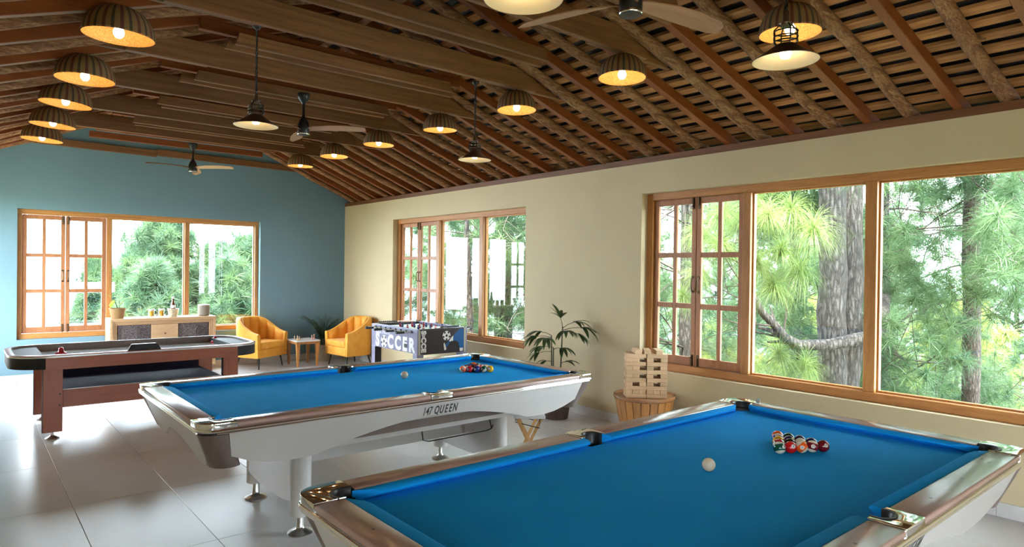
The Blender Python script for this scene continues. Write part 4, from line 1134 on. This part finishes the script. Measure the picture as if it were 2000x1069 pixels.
for poly, mt in (([(.335,.855),(.335,.60),(.27,.60),(.25,.68),(.20,.70),(.165,.705),(.165,.76),(.21,.81),(.27,.855)], fblue), ([(.165,.77),(.165,.695),(.145,.705),(.12,.69),(.10,.705),(.135,.745)], fwhite), ([(.115,.685),(.095,.705),(.045,.655),(.055,.625),(.075,.635)], fblue), ([(.03,.685),(.015,.67),(.025,.60),(.035,.58),(.06,.60),(.045,.64)], fwhite), ([(.27,.60),(.325,.60),(.325,.56),(.275,.555)], fwhite)):
    MB().prism(poly, 0, .001, mp=em).build('printed_player', mt, ft)

# ================================================================ drum table and block towers
DC = (5.115, 4.045)
dt = thing('drum_table', 'round tapered drum table of striped wooden staves by the cream wall', 'side table', (DC[0], DC[1], 0))
NS = 22; sm = None
for k in range(NS):
    a0 = 2*PI*k/NS + .012; a1 = 2*PI*(k+1)/NS - .012; m = MB()
    def rg(r_, a, z): return (r_*math.cos(a), r_*math.sin(a), z)
    for (ra, za_, rb_, zb_) in ((.205, .0, .235, .15), (.235, .15, .292, .425)):
        m.hexa([rg(ra-.02,a0,za_), rg(ra,a0,za_), rg(ra,a1,za_), rg(ra-.02,a1,za_)], [rg(rb_-.02,a0,zb_), rg(rb_,a0,zb_), rg(rb_,a1,zb_), rg(rb_-.02,a1,zb_)])
    m.build('stave', M['stave'], dt)
m = MB(); m.lathe([(.262,.40),(.293,.415),(.300,.430),(.298,.450),(.288,.452),(.280,.436),(.262,.434),(.0001,.434),(.0001,.40)], 44); m.build('top', M['drumtop'], dt, smooth=40)
MB().cyl((0,0), .20, .01, .03, 24).build('base_plate', M['drumtop'], dt)
BL, BW, BH = .1935, .0640, .0385
bd = Vector((.7195,-.6945,0)); bn = Vector((-.6945,-.7195,0))      # along the front face, towards the viewer
bproto = None; rj = random.Random(21)
ORD = ['lowest','second','third','fourth','fifth','sixth','seventh','eighth','ninth','tenth','eleventh','twelfth']
def block(tower, layer, slot, pos, along):
    global bproto
    ang = math.atan2(bd.y, bd.x) + (0 if along else PI/2) + rj.uniform(-.015,.015)
    loc = (pos.x, pos.y, .4345 + BH*layer)
    if bproto is None: o = bproto = MB().box(-BL/2, BL/2, -BW/2, BW/2, 0, BH-.0006).build('wooden_block', M['jenga'], bevel=.0022, seg=1)
    else: o = link_copy(bproto)
    o.location = loc; o.rotation_euler = (0, 0, ang)
    tag(o, f'pale wooden game block, {slot} one in the {ORD[layer]} layer of the {tower} stack', 'wooden block', 'wooden blocks of the two stacks')
GAP = {('left',3):1, ('left',5):2, ('left',7):2, ('left',9):2, ('right',3):1, ('right',5):1, ('right',7):1, ('right',9):1}
DCv = Vector((DC[0], DC[1], 0)) + bn*.035
for tower, off in (('left', -.0985), ('right', .0985)):
    c0 = DCv + bd*off
    for layer in range(11):
        for i in range(3):
            k = i - 1
            if layer % 2 == 0: block(tower, layer, ('back','middle','front')[i], c0 + bn*(k*BW) + bd*rj.uniform(-.004,.004) + bn*rj.uniform(-.002,.004), True)
            elif GAP.get((tower, layer)) != i: block(tower, layer, ('left','middle','right')[i], c0 + bd*(k*(BW+.0005)) + bn*rj.uniform(-.006,.006), False)
for k, (u, v, a) in enumerate(((-.085, .0, .06), (.01, .004, -.05), (.115, .0, .08))):
    p = DCv + bd*u + bn*v; o = link_copy(bproto); o.location = (p.x, p.y, .4345 + BH*11); o.rotation_euler = (0,0, math.atan2(bd.y,bd.x)+PI/2+a)
    tag(o, f"pale wooden game block lying loose on top of the stacks, {('left','middle','right')[k]} one", 'wooden block', 'wooden blocks of the two stacks')

# ================================================================ folding stool under the pool table
fs_ = thing('folding_stool', 'small folding stool with bamboo legs and white seat under the middle pool table', 'stool', (3.67, 4.12, 0), R(-38))
MB().box(-.13,.13,-.15,.15,.425,.45).build('seat', plain('white_seat', (.72,.71,.70), .4), fs_, bevel=.005)
bam = wood('bamboo', (.40,.20,.06), (.58,.33,.12), .4, (9,9,1.5), rnd=0, bump=.04)
for y in (-.13, .13):
    MB().bar((-.10,y,.425), (.10,y,.0), .026, .014, (0,1,0)).build('leg', bam, fs_, bevel=.002); MB().bar((.10,y-.016*(1 if y > 0 else -1),.425), (-.10,y-.016*(1 if y > 0 else -1),.0), .026, .014, (0,1,0)).build('leg', bam, fs_, bevel=.002)
    m = MB(); m.tube([(-.115,y,.425),(-.115,y,.395),(.085,y,.345),(.085,y,.425)], .004, 6); m.build('hinge_strut', M['blackmetal'], fs_, smooth=40)
# ================================================================ basket lamps
def basket_lamp(label, loc, r, h, cord, tilt=(0,0)):
    """loc: centre of the open rim"""
    t = thing('basket_lamp', label, 'pendant lamp', loc, 0, 'cane basket lamps under the beams')
    t.rotation_euler = (tilt[0], tilt[1], 0)
    prof = []
    for i in range(11):
        f = i/10; a = f*PI/2*.86
        prof.append((r*(1-.0*f)*math.cos(a)**.75, h*math.sin(a)/math.sin(PI/2*.86)))
    prof = [(r*.985, -.004), (r*1.012, .004)] + prof[1:] + [(.0001, h+.003)]
    inner = [(max(a-.006, .0001), max(b-.005, -.003)) for a, b in prof[::-1]]
    MB().lathe(prof, 84, ripple=.006).build('shade', M['basket'], t, smooth=30)
    MB().lathe([(r*.985, -.004)] + [(max(a-.007, .0001), max(b-.006, -.003)) for a, b in prof[1:]], 48).build('shade_lining', M['cane_gold'], t, smooth=60)
    MB().lathe([(.0001,.060),(.016,.060),(.020,.068),(.020,h-.01),(.0001,h-.01)], 14).build('lamp_holder', M['rubber'], t, smooth=40)
    MB().lathe([(.0001,-.012),(.016,-.008),(.028,.008),(.031,.026),(.026,.044),(.016,.058),(.0001,.062)], 16).build('bulb', M['bulb'], t, smooth=180)
    MB().tube([(0,0,h),(0,0,h+cord*.5),(0,.0,h+cord)], .004, 6).build('cord', M['rubber'], t)
    return t
WHO = ['nearest', 'second', 'third', 'fourth', 'fifth', 'sixth', 'farthest']
RL = [(3.832,1.967), (3.793,3.251), (3.86,4.55), (3.83,5.75), (3.76,6.94), (3.73,8.08), (3.73,9.20)]
rr = random.Random(9)
for k, (x, y) in enumerate(RL):
    basket_lamp(f'striped cane basket lamp, {WHO[k]} of the right hand row', (x, y, 3.105), .178, .165, .03, (rr.uniform(-.03,.03), rr.uniform(-.04,.04)))
LL = [(.735,4.675), (.713,5.933), (.694,6.967), (.703,8.122), (.693,9.15)]
for k, (x, y) in enumerate(LL):
    basket_lamp(f"striped cane basket lamp, {['nearest','second','third','fourth','farthest'][k]} of the left hand row", (x, y, 3.06), .20, .175, .06, (rr.uniform(-.02,.06), rr.uniform(.0,.07)))
# ================================================================ enamel pendants over the pool tables
def enamel_pendant(label, loc, top):
    t = thing('enamel_pendant', label, 'pendant lamp', loc, 0, 'enamel pendant lamps')
    r = .145; t.rotation_euler = (0, 0, rr.uniform(0,3))
    outp = [(r,0),(r+.002,.003),(.090,.040),(.052,.068),(.040,.076),(.0001,.078)]
    MB().lathe(outp, 40).build('shade', M['bronze'], t, smooth=50, fix=True)
    MB().lathe([(r-.001,.0015),(.089,.037),(.051,.064),(.039,.071),(.0001,.072)], 40).build('shade_lining', M['enamel'], t, smooth=50)
    MB().lathe([(.034,.078),(.044,.082),(.047,.10),(.047,.145),(.040,.158),(.020,.166)], 24).build('jar', M['jar'], t, smooth=50, fix=False)
    m = MB()
    for z in (.088, .110, .134): m.tube([(.052*math.cos(2*PI*i/20), .052*math.sin(2*PI*i/20), z) for i in range(20)], .0032, 6, closed=True)
    for i in range(4):
        a = 2*PI*i/4 + .4; m.tube([(.044*math.cos(a), .044*math.sin(a), .072), (.053*math.cos(a), .053*math.sin(a), .090), (.053*math.cos(a), .053*math.sin(a), .14), (.022*math.cos(a), .022*math.sin(a), .172)], .0035, 6)
    m.build('cage', M['blackmetal'], t, smooth=50)
    MB().lathe([(.0001,.16),(.028,.162),(.032,.172),(.018,.182),(.013,.19),(.013,.225),(.0001,.226)], 18).build('cap', M['bronze'], t, smooth=50)
    m = MB(); L = top - loc[2] - .225; n = int(L/.006)
    for s in (0, PI):
        m.tube([(.0048*math.cos(i*.62+s), .0048*math.sin(i*.62+s), .225 + L*i/n) for i in range(n+1)], .0042, 5)
    m.build('twisted_cord', M['rubber'], t, smooth=60)
    MB().lathe([(.0001,L+.235),(.030,L+.235),(.030,L+.222),(.016,L+.205),(.0001,L+.203)], 18).build('ceiling_rose', M['rubber'], t, smooth=50)
    MB().lathe([(.0001,.012),(.020,.016),(.026,.034),(.018,.056),(.0001,.066)], 16).build('bulb', M['bulb_dim'], t, smooth=180)
M['bulb_dim'] = emit('pendant_bulb', (1.0, .80, .5), 1.1)
enamel_pendant('cream enamel pendant on a twisted cord, farther left above the middle pool table', (1.544, 4.588, 2.615), 3.30)
enamel_pendant('cream enamel pendant on a twisted cord, right hand one above the middle pool table', (3.47, 4.656, 2.615), 3.30)
enamel_pendant('cream enamel pendant hanging in front of a basket lamp above the nearest pool table', (2.88, 1.498, 2.62), 3.30)
enamel_pendant('cream enamel pendant cut off by the top edge of the picture', (1.554, 1.802, 2.63), 3.30)
# ================================================================ ceiling fans
def fan(label, x, y, zb, top, rz, Lb=.60):
    t = thing('ceiling_fan', label, 'ceiling fan', (x, y, zb), rz, 'ceiling fans')
    H = top - zb
    MB().lathe([(.0001,0),(.050,.002),(.055,.010),(.055,.070),(.052,.100),(.040,.135),(.020,.165),(.013,.19),(.0001,.19)], 28).build('motor', M['black'], t, smooth=50)
    MB().lathe([(.0535,.004),(.0575,.008),(.0575,.016),(.0535,.020)], 28).build('motor_ring', M['chrome'], t, smooth=50)
    MB().cyl((0,0), .0125, .18, H-.07, 14).build('down_rod', M['black'], t, smooth=50)
    MB().lathe([(.0001,H),(.055,H),(.058,H-.02),(.046,H-.06),(.022,H-.085),(.013,H-.10),(.0001,H-.10)], 24).build('canopy', M['black'], t, smooth=50)
    for k in range(3):
        m = MB(); pts = [(.05,.022,.006),(.10,.030,.012),(.25,.055,.016),(.42,.062,.012),(.55,.052,.004),(Lb,.020,0)]
        vs = []; fs = []
        for xx, wd, zz in pts:
            for yy, dz in ((-wd, .010), (wd, -.014)):
                for th in (-.003, .003): vs.append((xx, yy, .055 + zz + dz + th))
        n = len(pts)
        for i in range(n-1):
            a = 4*i; b = a+4
            fs += [(a,b,b+2,a+2), (a+1,a+3,b+3,b+1), (a,a+1,b+1,b), (a+2,b+2,b+3,a+3)]
        fs += [(0,2,3,1), (4*n-4,4*n-3,4*n-1,4*n-2)]
        m.add(vs, fs); m.build('blade', M['fanwood'], t, smooth=40, rot=(0,0,2*PI*k/3))
fan('black ceiling fan with wooden blades, middle one of three', 2.476, 6.043, 2.90, COLLAR_Z+.005, R(76))
fan('black ceiling fan with wooden blades in front of the teal wall, farthest of three', 2.412, 9.663, 2.925, COLLAR_Z+.03, R(70))
fan('black ceiling fan cut off by the top edge, nearest of three', 2.40, 2.01, 2.85, COLLAR_Z, R(-10))
# ================================================================ outside: slope, hills, pines
m = MB(); xs = np.concatenate([np.linspace(-60, 5.8, 10), np.linspace(7, 120, 26)]); ys = np.concatenate([np.linspace(-60, 11.7, 12), np.linspace(13, 130, 26)])
def ground_z(x, y):
    dx = max(0, x-5.7); dy = max(0, y-11.6)
    return -.35 - .50*dx**.95 - .42*dy**.95 + .35*math.sin(x*.5)*math.cos(y*.4)*min(1, (dx+dy)/4)
nx, ny = len(xs), len(ys)
m.add([(x, y, max(ground_z(x, y), -45)) for y in ys for x in xs], [(j*nx+i, j*nx+i+1, (j+1)*nx+i+1, (j+1)*nx+i) for j in range(ny-1) for i in range(nx-1)])
m.build('hillside_ground', M['ground'], smooth=180, fix=False, kind='structure')
m = MB(); rh = random.Random(2); n = 90; vs = []; fs = []
for i in range(n+1):
    a = R(-20) + R(130)*i/n; rad = 900
    hgt = 20 + 60*(.5+.5*math.sin(i*.17+1.0)) + 16*math.sin(i*.61) + 6*math.sin(i*1.7)
    for zz, rr_ in ((-400, 700), (-100, 800), (hgt*.3-40, 850), (hgt-40, rad)): vs.append((rr_*math.sin(a), rr_*math.cos(a), zz))
for i in range(n):
    for j in range(3): fs.append((4*i+j, 4*i+4+j, 4*i+5+j, 4*i+1+j))
m.add(vs, fs); m.build('distant_hills', M['hill'], smooth=180, fix=False, kind='structure')
MB().box(.62, 2.2, 12.9, 13.1, -.6, .655).build('outside_parapet', plain('blue_grey_render', (.16,.22,.26), .8), kind='structure')

def tuft_mesh(name, mat, n, L, W, e0, e1, droop, seed, seg=3):
    r_ = random.Random(seed); vs = []; fs = []
    for k in range(n):
        az = r_.uniform(0, 2*PI); el = r_.uniform(e0, e1); l = L*r_.uniform(.75, 1.1)
        d = Vector((math.cos(az)*math.cos(el), math.sin(az)*math.cos(el), math.sin(el))); p = d*.01 + Vector((0,0,r_.uniform(-.05,.04)))
        sd = d.cross(Vector((r_.uniform(-1,1), r_.uniform(-1,1), r_.uniform(-.3,1)))).normalized(); b = len(vs)
        for i in range(seg+1):
            w = W*(1 - .75*i/seg)
            vs += [tuple(p - sd*w/2), tuple(p + sd*w/2)]
            d = (d + Vector((0,0,-droop/seg))).normalized(); p = p + d*(l/seg)
        for i in range(seg): fs.append((b+2*i, b+2*i+1, b+2*i+3, b+2*i+2))
    me = bpy.data.meshes.new(name); me.from_pydata(vs, [], fs); me.materials.append(mat); me.update()
    return bpy.data.objects.new(name, me)          # never linked: used through geometry nodes only
def scatter_tree(tufts):
    ng = bpy.data.node_groups.new('scatter_needles', 'GeometryNodeTree')
    ng.interface.new_socket('Geometry', in_out='INPUT', socket_type='NodeSocketGeometry'); ng.interface.new_socket('Geometry', in_out='OUTPUT', socket_type='NodeSocketGeometry')
    N = ng.nodes.new; L = ng.links.new
    gi = N('NodeGroupInput'); go = N('NodeGroupOutput'); iop = N('GeometryNodeInstanceOnPoints')
    L(gi.outputs[0], iop.inputs['Points'])
    g2 = N('GeometryNodeGeometryToInstance')
    for tf in tufts:
        oi = N('GeometryNodeObjectInfo'); oi.inputs['Object'].default_value = tf; oi.inputs['As Instance'].default_value = True
        L(oi.outputs['Geometry'], g2.inputs[0])
    L(g2.outputs[0], iop.inputs['Instance']); iop.inputs['Pick Instance'].default_value = True
    ra = N('GeometryNodeInputNamedAttribute'); ra.data_type = 'FLOAT_VECTOR'; ra.inputs['Name'].default_value = 'rot'
    er = N('FunctionNodeEulerToRotation'); L(ra.outputs[0], er.inputs[0]); L(er.outputs[0], iop.inputs['Rotation'])
    sc = N('GeometryNodeInputNamedAttribute'); sc.data_type = 'FLOAT'; sc.inputs['Name'].default_value = 'scl'; L(sc.outputs[0], iop.inputs['Scale'])
    L(iop.outputs[0], go.inputs[0]); return ng
def foliage(parent, pts, group, seed, tilt=.5, s0=.8, s1=1.2):
    r_ = np.random.default_rng(seed); pts = np.asarray(pts, dtype=float); n = len(pts)
    me = bpy.data.meshes.new('needles'); me.vertices.add(n); me.vertices.foreach_set('co', pts.ravel())
    a = me.attributes.new('rot', 'FLOAT_VECTOR', 'POINT')
    rot = np.stack([r_.uniform(-tilt,tilt,n), r_.uniform(-tilt,tilt,n), r_.uniform(0,6.28,n)], 1); a.data.foreach_set('vector', rot.ravel())
    b = me.attributes.new('scl', 'FLOAT', 'POINT'); b.data.foreach_set('value', r_.uniform(s0,s1,n)); me.update()
    o = bpy.data.objects.new('needles', me); COL.objects.link(o); o.parent = parent; o['kind'] = 'stuff'
    md = o.modifiers.new('scatter', 'NODES'); md.node_group = group; return o
G_NEAR = scatter_tree([tuft_mesh('tuft_near%d' % k, M['needle_a'], 420, .34, .0036, -.3, 1.5, 2.3, k, 5) for k in range(3)])
G_MID = scatter_tree([tuft_mesh('tuft_mid%d' % k, M['needle_b'], 60, .24, .007, -.5, 1.4, 1.0, 10+k, 2) for k in range(3)])
G_BLUE = scatter_tree([tuft_mesh('tuft_far%d' % k, (M['needle_c'] if k % 2 else M['needle_b']), 60, .30, .012, -.3, 1.5, .45, 20+k, 2) for k in range(4)])
G_YEL = scatter_tree([tuft_mesh('tuft_yellow%d' % k, M['needle_y'], 50, .26, .012, -.4, 1.4, .9, 30+k, 2) for k in range(3)])

ORIGIN = [Vector((0,0,0))]
def is_clear(p):
    q = p + ORIGIN[0]
    return q.x > 6.45 or q.y > 12.2
def grow(m, p, d, L, r0, rng, depth, tips, curl=.35, grav=-.05, n=7, split=(3,5)):
    """one crooked branch with side shoots; remembers where needles sit"""
    pts = [p.copy()]; dd = d.normalized()
    for i in range(n):
        if not is_clear(pts[-1] + dd*(L/n)):      # keep off the house wall
            dd = Vector((abs(dd.x)+.4, dd.y, dd.z)).normalized()
        dd = (dd + Vector((rng.uniform(-curl,curl), rng.uniform(-curl,curl), rng.uniform(-curl,curl)+grav))*.55).normalized(); pts.append(pts[-1] + dd*(L/n))
    m.tube(pts, [max(.0035, r0*(1-.8*i/n)) for i in range(n+1)], 6 if r0 > .02 else 4)
    if is_clear(pts[-1]): tips.append((pts[-1], depth))
    if depth > 0:
        for k in range(rng.randint(*split)):
            i = rng.randint(2, n-1); q = pts[i]; base = (pts[i]-pts[i-1]).normalized()
            side = base.cross(Vector((rng.uniform(-1,1),rng.uniform(-1,1),rng.uniform(-.2,1)))).normalized()
            grow(m, q, base*.6 + side*.8, L*rng.uniform(.35,.6), r0*.45, rng, depth-1, tips, curl, grav, max(4, n-2), split)
    return pts
def near_pine(label, base, top, r0, r1, seed, branches, group, bark='bark', bend=(0,0), L=(1.6,2.8), z_br=None, depth=2, dens=1, extra=None, fork=None, aim=None):
    rng = random.Random(seed); b = Vector(base); e = Vector(top)
    t = thing('pine_tree', label, 'tree', base, 0, 'pines on the slope outside the windows')
    n = 26; pts = []; rad = []
    for i in range(n+1):
        f = i/n; p = b.lerp(e, f) + Vector((bend[0]*math.sin(f*PI), bend[1]*math.sin(f*PI), 0)) + Vector((rng.uniform(-.012,.012), rng.uniform(-.012,.012), 0))
        pts.append(p - b); rad.append((r0 + (r1-r0)*f)*rng.uniform(.96,1.05))
    m = MB(); m.tube(pts, rad, 18)
    if fork:
        m.tube([q + Vector(fork[0])*(min(1, max(0, (i/n - fork[1])*6 + .5))) for i, q in enumerate(pts) if i/n > fork[1]-.1], [r_*fork[2] for i, r_ in enumerate(rad) if i/n > fork[1]-.1], 16)
    m.build('trunk', M[bark], t, smooth=60)
    mb_ = MB(); tips = []; ORIGIN[0] = b
    for k in range(branches):
        z = rng.uniform(*(z_br or (1.0, e.z-b.z)))
        f = z/(e.z-b.z); p = pts[min(n, int(f*n))]; a = rng.uniform(0, 2*PI) if aim is None else aim + rng.gauss(0, 1.0)
        grow(mb_, p, Vector((math.cos(a), math.sin(a), rng.uniform(-.15,.35))), rng.uniform(*L), r0*.16*rng.uniform(.6,1.2), rng, depth, tips)
    o = mb_.build('branches', M['twig'], t, smooth=60, fix=False); o['kind'] = 'stuff'
    fp = [p for p, d_ in tips if d_ < depth] 
    fp += [tuple(Vector(p) + Vector((rng.gauss(0,.12), rng.gauss(0,.12), rng.gauss(0,.08)))) for p in fp for _ in range(dens)]
    fp = [p for p in fp if is_clear(Vector(p))]
    foliage(t, [tuple(p) for p in fp], group, seed, .6)
    return t, pts
# right hand side, seen through the two windows of the cream wall
tA, pA = near_pine('thick grey forked pine trunk filling the middle pane of the near window', (7.75, 3.41, -2.4), (7.86, 3.52, 7.0), .165, .135, 41, 16, G_MID, bend=(.03,0), z_br=(5.5, 7.4), L=(1.4,2.2), fork=((.24,-.11,0), .25, .86), dens=1)
near_pine('slim grey pine trunk at the left edge of the near window last pane', (9.62, 3.50, -3.5), (10.3, 3.86, 7.0), .10, .085, 42, 24, G_MID, bend=(-.12,0), z_br=(3.0, 8.2), L=(1.3,2.4), dens=1)
near_pine('straight brown pine trunk in the right hand pane of the near window', (10.06, 2.62, -3.5), (10.05, 2.72, 8.0), .108, .085, 43, 20, G_MID, 'bark_red', z_br=(2.0, 8.4), L=(1.2,2.4), dens=1)
near_pine('grey pine trunk behind the open sashes of the near window', (9.35, 6.50, -3.8), (9.4, 6.6, 7.0), .13, .10, 44, 26, G_MID, z_br=(3.0, 8.4), L=(1.6,2.8), dens=1)
near_pine('thick grey pine trunk in the right pane of the far cream wall window', (7.66, 9.30, -3.0), (7.55, 9.22, 7.2), .185, .16, 45, 26, G_MID, z_br=(4.4, 7.6), L=(1.4,2.6), dens=1)
near_pine('leaning bare pine in the left pane of the far cream wall window', (6.95, 9.15, -2.0), (6.35, 8.80, 3.2), .085, .03, 46, 12, G_MID, z_br=(1.6, 4.6), L=(.8,1.5), dens=0)
near_pine('pine down the slope by the right edge of the near window', (15.0, 2.1, -6), (15.0, 2.2, 8), .13, .08, 47, 22, G_MID, 'bark_red', z_br=(3, 13), L=(1.8,3.2), dens=1)
near_pine('pine far down the slope between the forked and slim trunks', (13.5, 6.6, -6), (13.4, 6.8, 8), .14, .09, 48, 40, G_MID, z_br=(3, 13), L=(1.8,3.2), dens=1)
near_pine('pine behind the far cream wall window sashes', (9.5, 12.5, -5), (9.5, 12.6, 7), .14, .08, 49, 44, G_MID, z_br=(5, 11.5), L=(1.6,3.0), dens=2)
# heavy low limb with bright drooping tufts in front of the forked trunk
t = thing('low_pine_limb', 'heavy crooked pine limb crossing low in front of the forked trunk', 'branch', (7.826, 3.08, .931))
lp_ = [(9.55,3.52,1.45),(8.75,3.25,1.22),(8.05,3.00,.99),(7.826,3.08,.945),(7.516,3.34,.862),(7.251,3.564,.852),(7.12,3.66,.93),(7.04,3.735,1.07),(6.938,3.829,1.206),(6.848,3.906,1.42),(6.78,3.99,1.75)]
o0 = Vector(lp_[3]); q = [Vector(p)-o0 for p in lp_]
m = MB(); m.tube(q, [.07,.08,.08,.075,.066,.060,.056,.050,.042,.032,.020], 14)
for a, b_, r_ in ((5, (-.18,.28,.02), .03), (6, (-.22,.20,.12), .035), (5, (.02,.0,-.32), .028), (7, (.10,.12,.22), .022), (5, (-.30,.22,-.20), .016)):
    m.tube([q[a], q[a] + Vector(b_)*.5 + Vector((.01,.01,.02)), q[a] + Vector(b_)], [r_, r_*.8, r_*.4], 8)
m.build('limb', M['bark'], t, smooth=60)
rg_ = random.Random(77); mt = MB(); tp_ = []; ORIGIN[0] = o0
for i in (6,7,8,9,10):
    for _ in range(2): grow(mt, q[i], Vector((rg_.uniform(-.8,.3), rg_.uniform(-.4,.9), rg_.uniform(.2,1.0))), rg_.uniform(.5,1.0), .014, rg_, 1, tp_, .4, .02, 6, (1,2))
o = mt.build('branches', M['twig'], t, smooth=60, fix=False); o['kind'] = 'stuff'
big = [(6.128,3.343,2.227),(6.578,3.093,2.087),(6.419,3.357,1.879),(6.658,3.284,1.672),(6.361,3.403,1.512),(6.30,3.62,2.36),(6.25,3.95,1.95),(6.55,3.7,1.75),(6.35,4.3,2.1),(6.3,4.25,1.65),(6.6,3.35,2.3),(7.0,3.65,.72),(7.15,3.45,.62),(6.75,3.9,.66),(6.4,4.5,1.35),(6.5,4.1,2.3)]
foliage(t, [tuple(Vector(p)-o0) for p in big] , G_NEAR, 5, .22, .95, 1.25)

# dense pines seen through the teal wall window, and low bright growth
def dense_pine(label, base, H, Rc, seed, group, whorl=.55, low=.1, dens=1.0, cat='tree', nm='pine_tree', grp='dense pines behind the teal wall'):
    rng = random.Random(seed); t = thing(nm, label, cat, base, 0, grp)
    m = MB(); m.tube([(rng.uniform(-.03,.03), rng.uniform(-.03,.03), H*i/12) for i in range(13)], [max(.015, .16*(1-i/12.3)) for i in range(13)], 10); m.build('trunk', M['bark_red'], t, smooth=60)
    mt = MB(); fp = []
    z = H*low
    while z < H*.985:
        f = (z/H - low)/(1-low); Lb = Rc*(1-f)**.72*rng.uniform(.85,1.1) + .12; nb = rng.randint(5, 7); a0 = rng.uniform(0, 6)
        for k in range(nb):
            a = a0 + 2*PI*k/nb + rng.uniform(-.25,.25); l = Lb*rng.uniform(.75,1.15); p = Vector((0,0,z)); d_ = Vector((math.cos(a), math.sin(a), .10 + .5*f)); pts = [p]; n = 6
            for i in range(n):
                d_ = (d_ + Vector((rng.uniform(-.15,.15), rng.uniform(-.15,.15), .10))).normalized(); p = p + d_*(l/n); pts.append(p)
            mt.tube(pts, [max(.006, .035*(1-i/n)*(l/3+.3)) for i in range(n+1)], 4, cap=False)
            s = l*.25
            while s < l:
                i = min(n-1, int(s/l*n)); q = pts[i].lerp(pts[i+1], s/l*n - i); sp_ = .10 + .26*(1-s/l)*min(1, l)
                for _ in range(rng.randint(2, 4)): fp.append(tuple(q + Vector((rng.gauss(0,sp_), rng.gauss(0,sp_), rng.gauss(.06,sp_*.6)))))
                s += .23/dens
            fp.append(tuple(pts[-1])); fp.append(tuple(pts[-1] + Vector((0,0,.12))))
        z += whorl*rng.uniform(.8,1.2)*(1 - .45*f)
    for k in range(4): fp.append((0, 0, H - .12*k))
    o = mt.build('branches', M['twig'], t, smooth=60, fix=False); o['kind'] = 'stuff'
    foliage(t, fp, group, seed, .45); return t
dense_pine('tallest dense green pine in the middle pane of the teal wall window', (4.75, 22.2, -6.2), 9.7, 3.1, 61, G_BLUE)
dense_pine('broad dense pine in the right pane of the teal wall window', (6.75, 20.6, -6.0), 8.5, 2.7, 62, G_BLUE)
dense_pine('lower dense pine between the two taller ones outside the teal wall', (5.75, 19.2, -5.8), 7.5, 2.2, 63, G_BLUE)
dense_pine('dense pine behind the sash beside the left pane of the teal wall window', (3.3, 24.5, -6.6), 8.3, 2.0, 64, G_BLUE)
dense_pine('small pine low in the right pane of the teal wall window', (7.6, 17.6, -5), 6.2, 2.0, 65, G_BLUE)
dense_pine('bluish pine at the right edge of the teal wall window', (9.4, 24.0, -7), 9.2, 3.0, 66, G_BLUE)
for k, (x, y, H_, rc) in enumerate(((22.0, 9.5, 9.5, 3.2), (24.0, 5.2, 10.0, 3.4), (20.0, 12.5, 9.0, 3.0), (27.0, 14.0, 10.5, 3.6), (21.5, 17.0, 9.0, 3.0), (16.5, 16.0, 8.6, 2.6), (25.0, 2.4, 9.4, 3.2), (19.0, 7.0, 8.2, 2.6))):
    dense_pine(['full crowned pine far down the slope behind the forked trunk', 'full crowned pine far down the slope behind the straight brown trunk', 'full crowned pine beyond the sashes of the near window', 'tall full pine far off beyond the near window sashes', 'full crowned pine between the two cream wall windows outside', 'full crowned pine beyond the far cream wall window', 'full crowned pine at the far right of the near window view', 'lower full pine beyond the slim grey trunk'][k], (x, y, -8.0), H_+3.2, rc*1.15, 120+k, G_MID, grp='full pines far down the slope')
dense_pine('middle dense pine filling the gap left of the mullion of the teal wall window', (5.35, 25.5, -6.5), 9.0, 2.6, 67, G_BLUE)
dense_pine('dense pine low at the left of the middle pane outside the teal wall', (3.75, 19.0, -5.6), 7.1, 2.1, 68, G_BLUE)
dense_pine('dense pine directly behind the right mullion of the teal wall window', (6.05, 21.6, -6.1), 8.4, 2.5, 69, G_BLUE)
dense_pine('dense pine left of the tallest one outside the teal wall window', (3.95, 21.8, -6.2), 8.2, 2.3, 70, G_BLUE)
for k, (x, y, zt, rc) in enumerate(((13.5, 1.6, .55, 2.0), (16.5, 4.6, .9, 2.4), (12.0, 4.4, .1, 1.7), (18.5, 1.2, 1.1, 2.4), (14.0, 9.0, .2, 2.0), (17.5, 8.0, .8, 2.4), (11.2, .4, .35, 1.3))):
    dense_pine(('young yellow green pine under the right hand pane of the near window', 'young yellow green pine below the slim trunk outside', 'low yellow green pine under the forked trunk outside', 'young yellow green pine at the far right outside', 'young yellow green pine behind the near sashes', 'young yellow green pine down the slope behind the trunks', 'small yellow green pine by the right picture edge')[k], (x, y, -5.5), zt+5.5, rc, 80+k, G_YEL, .6, .3, .8, grp='young pines down the slope')
# slate roofed hut beyond the far window
hut = thing('garden_hut', 'small hut with a pale slate roof beyond the far cream wall window', 'hut', (19.6, 23.2, -1.5))
MB().box(-1.1, 1.1, -1.1, 1.1, -4, 2.6).build('walls', plain('hut_plaster', (.42,.44,.44), .8), hut)
m = MB(); m.lathe([(1.9, 2.55), (1.0, 3.15), (.05, 3.7)], 4, a0=PI/4, a1=PI/4+2*PI); m.build('roof', M['slate'], hut, fix=True)
for k in range(7):
    f = k/7; s = 1.9*(1-f)/math.sqrt(2)+.03; z = 2.55 + 1.15*f
    MB().box(-s, s, -s, s, z-.02, z+.05).build('slate_course', M['slate'], hut)
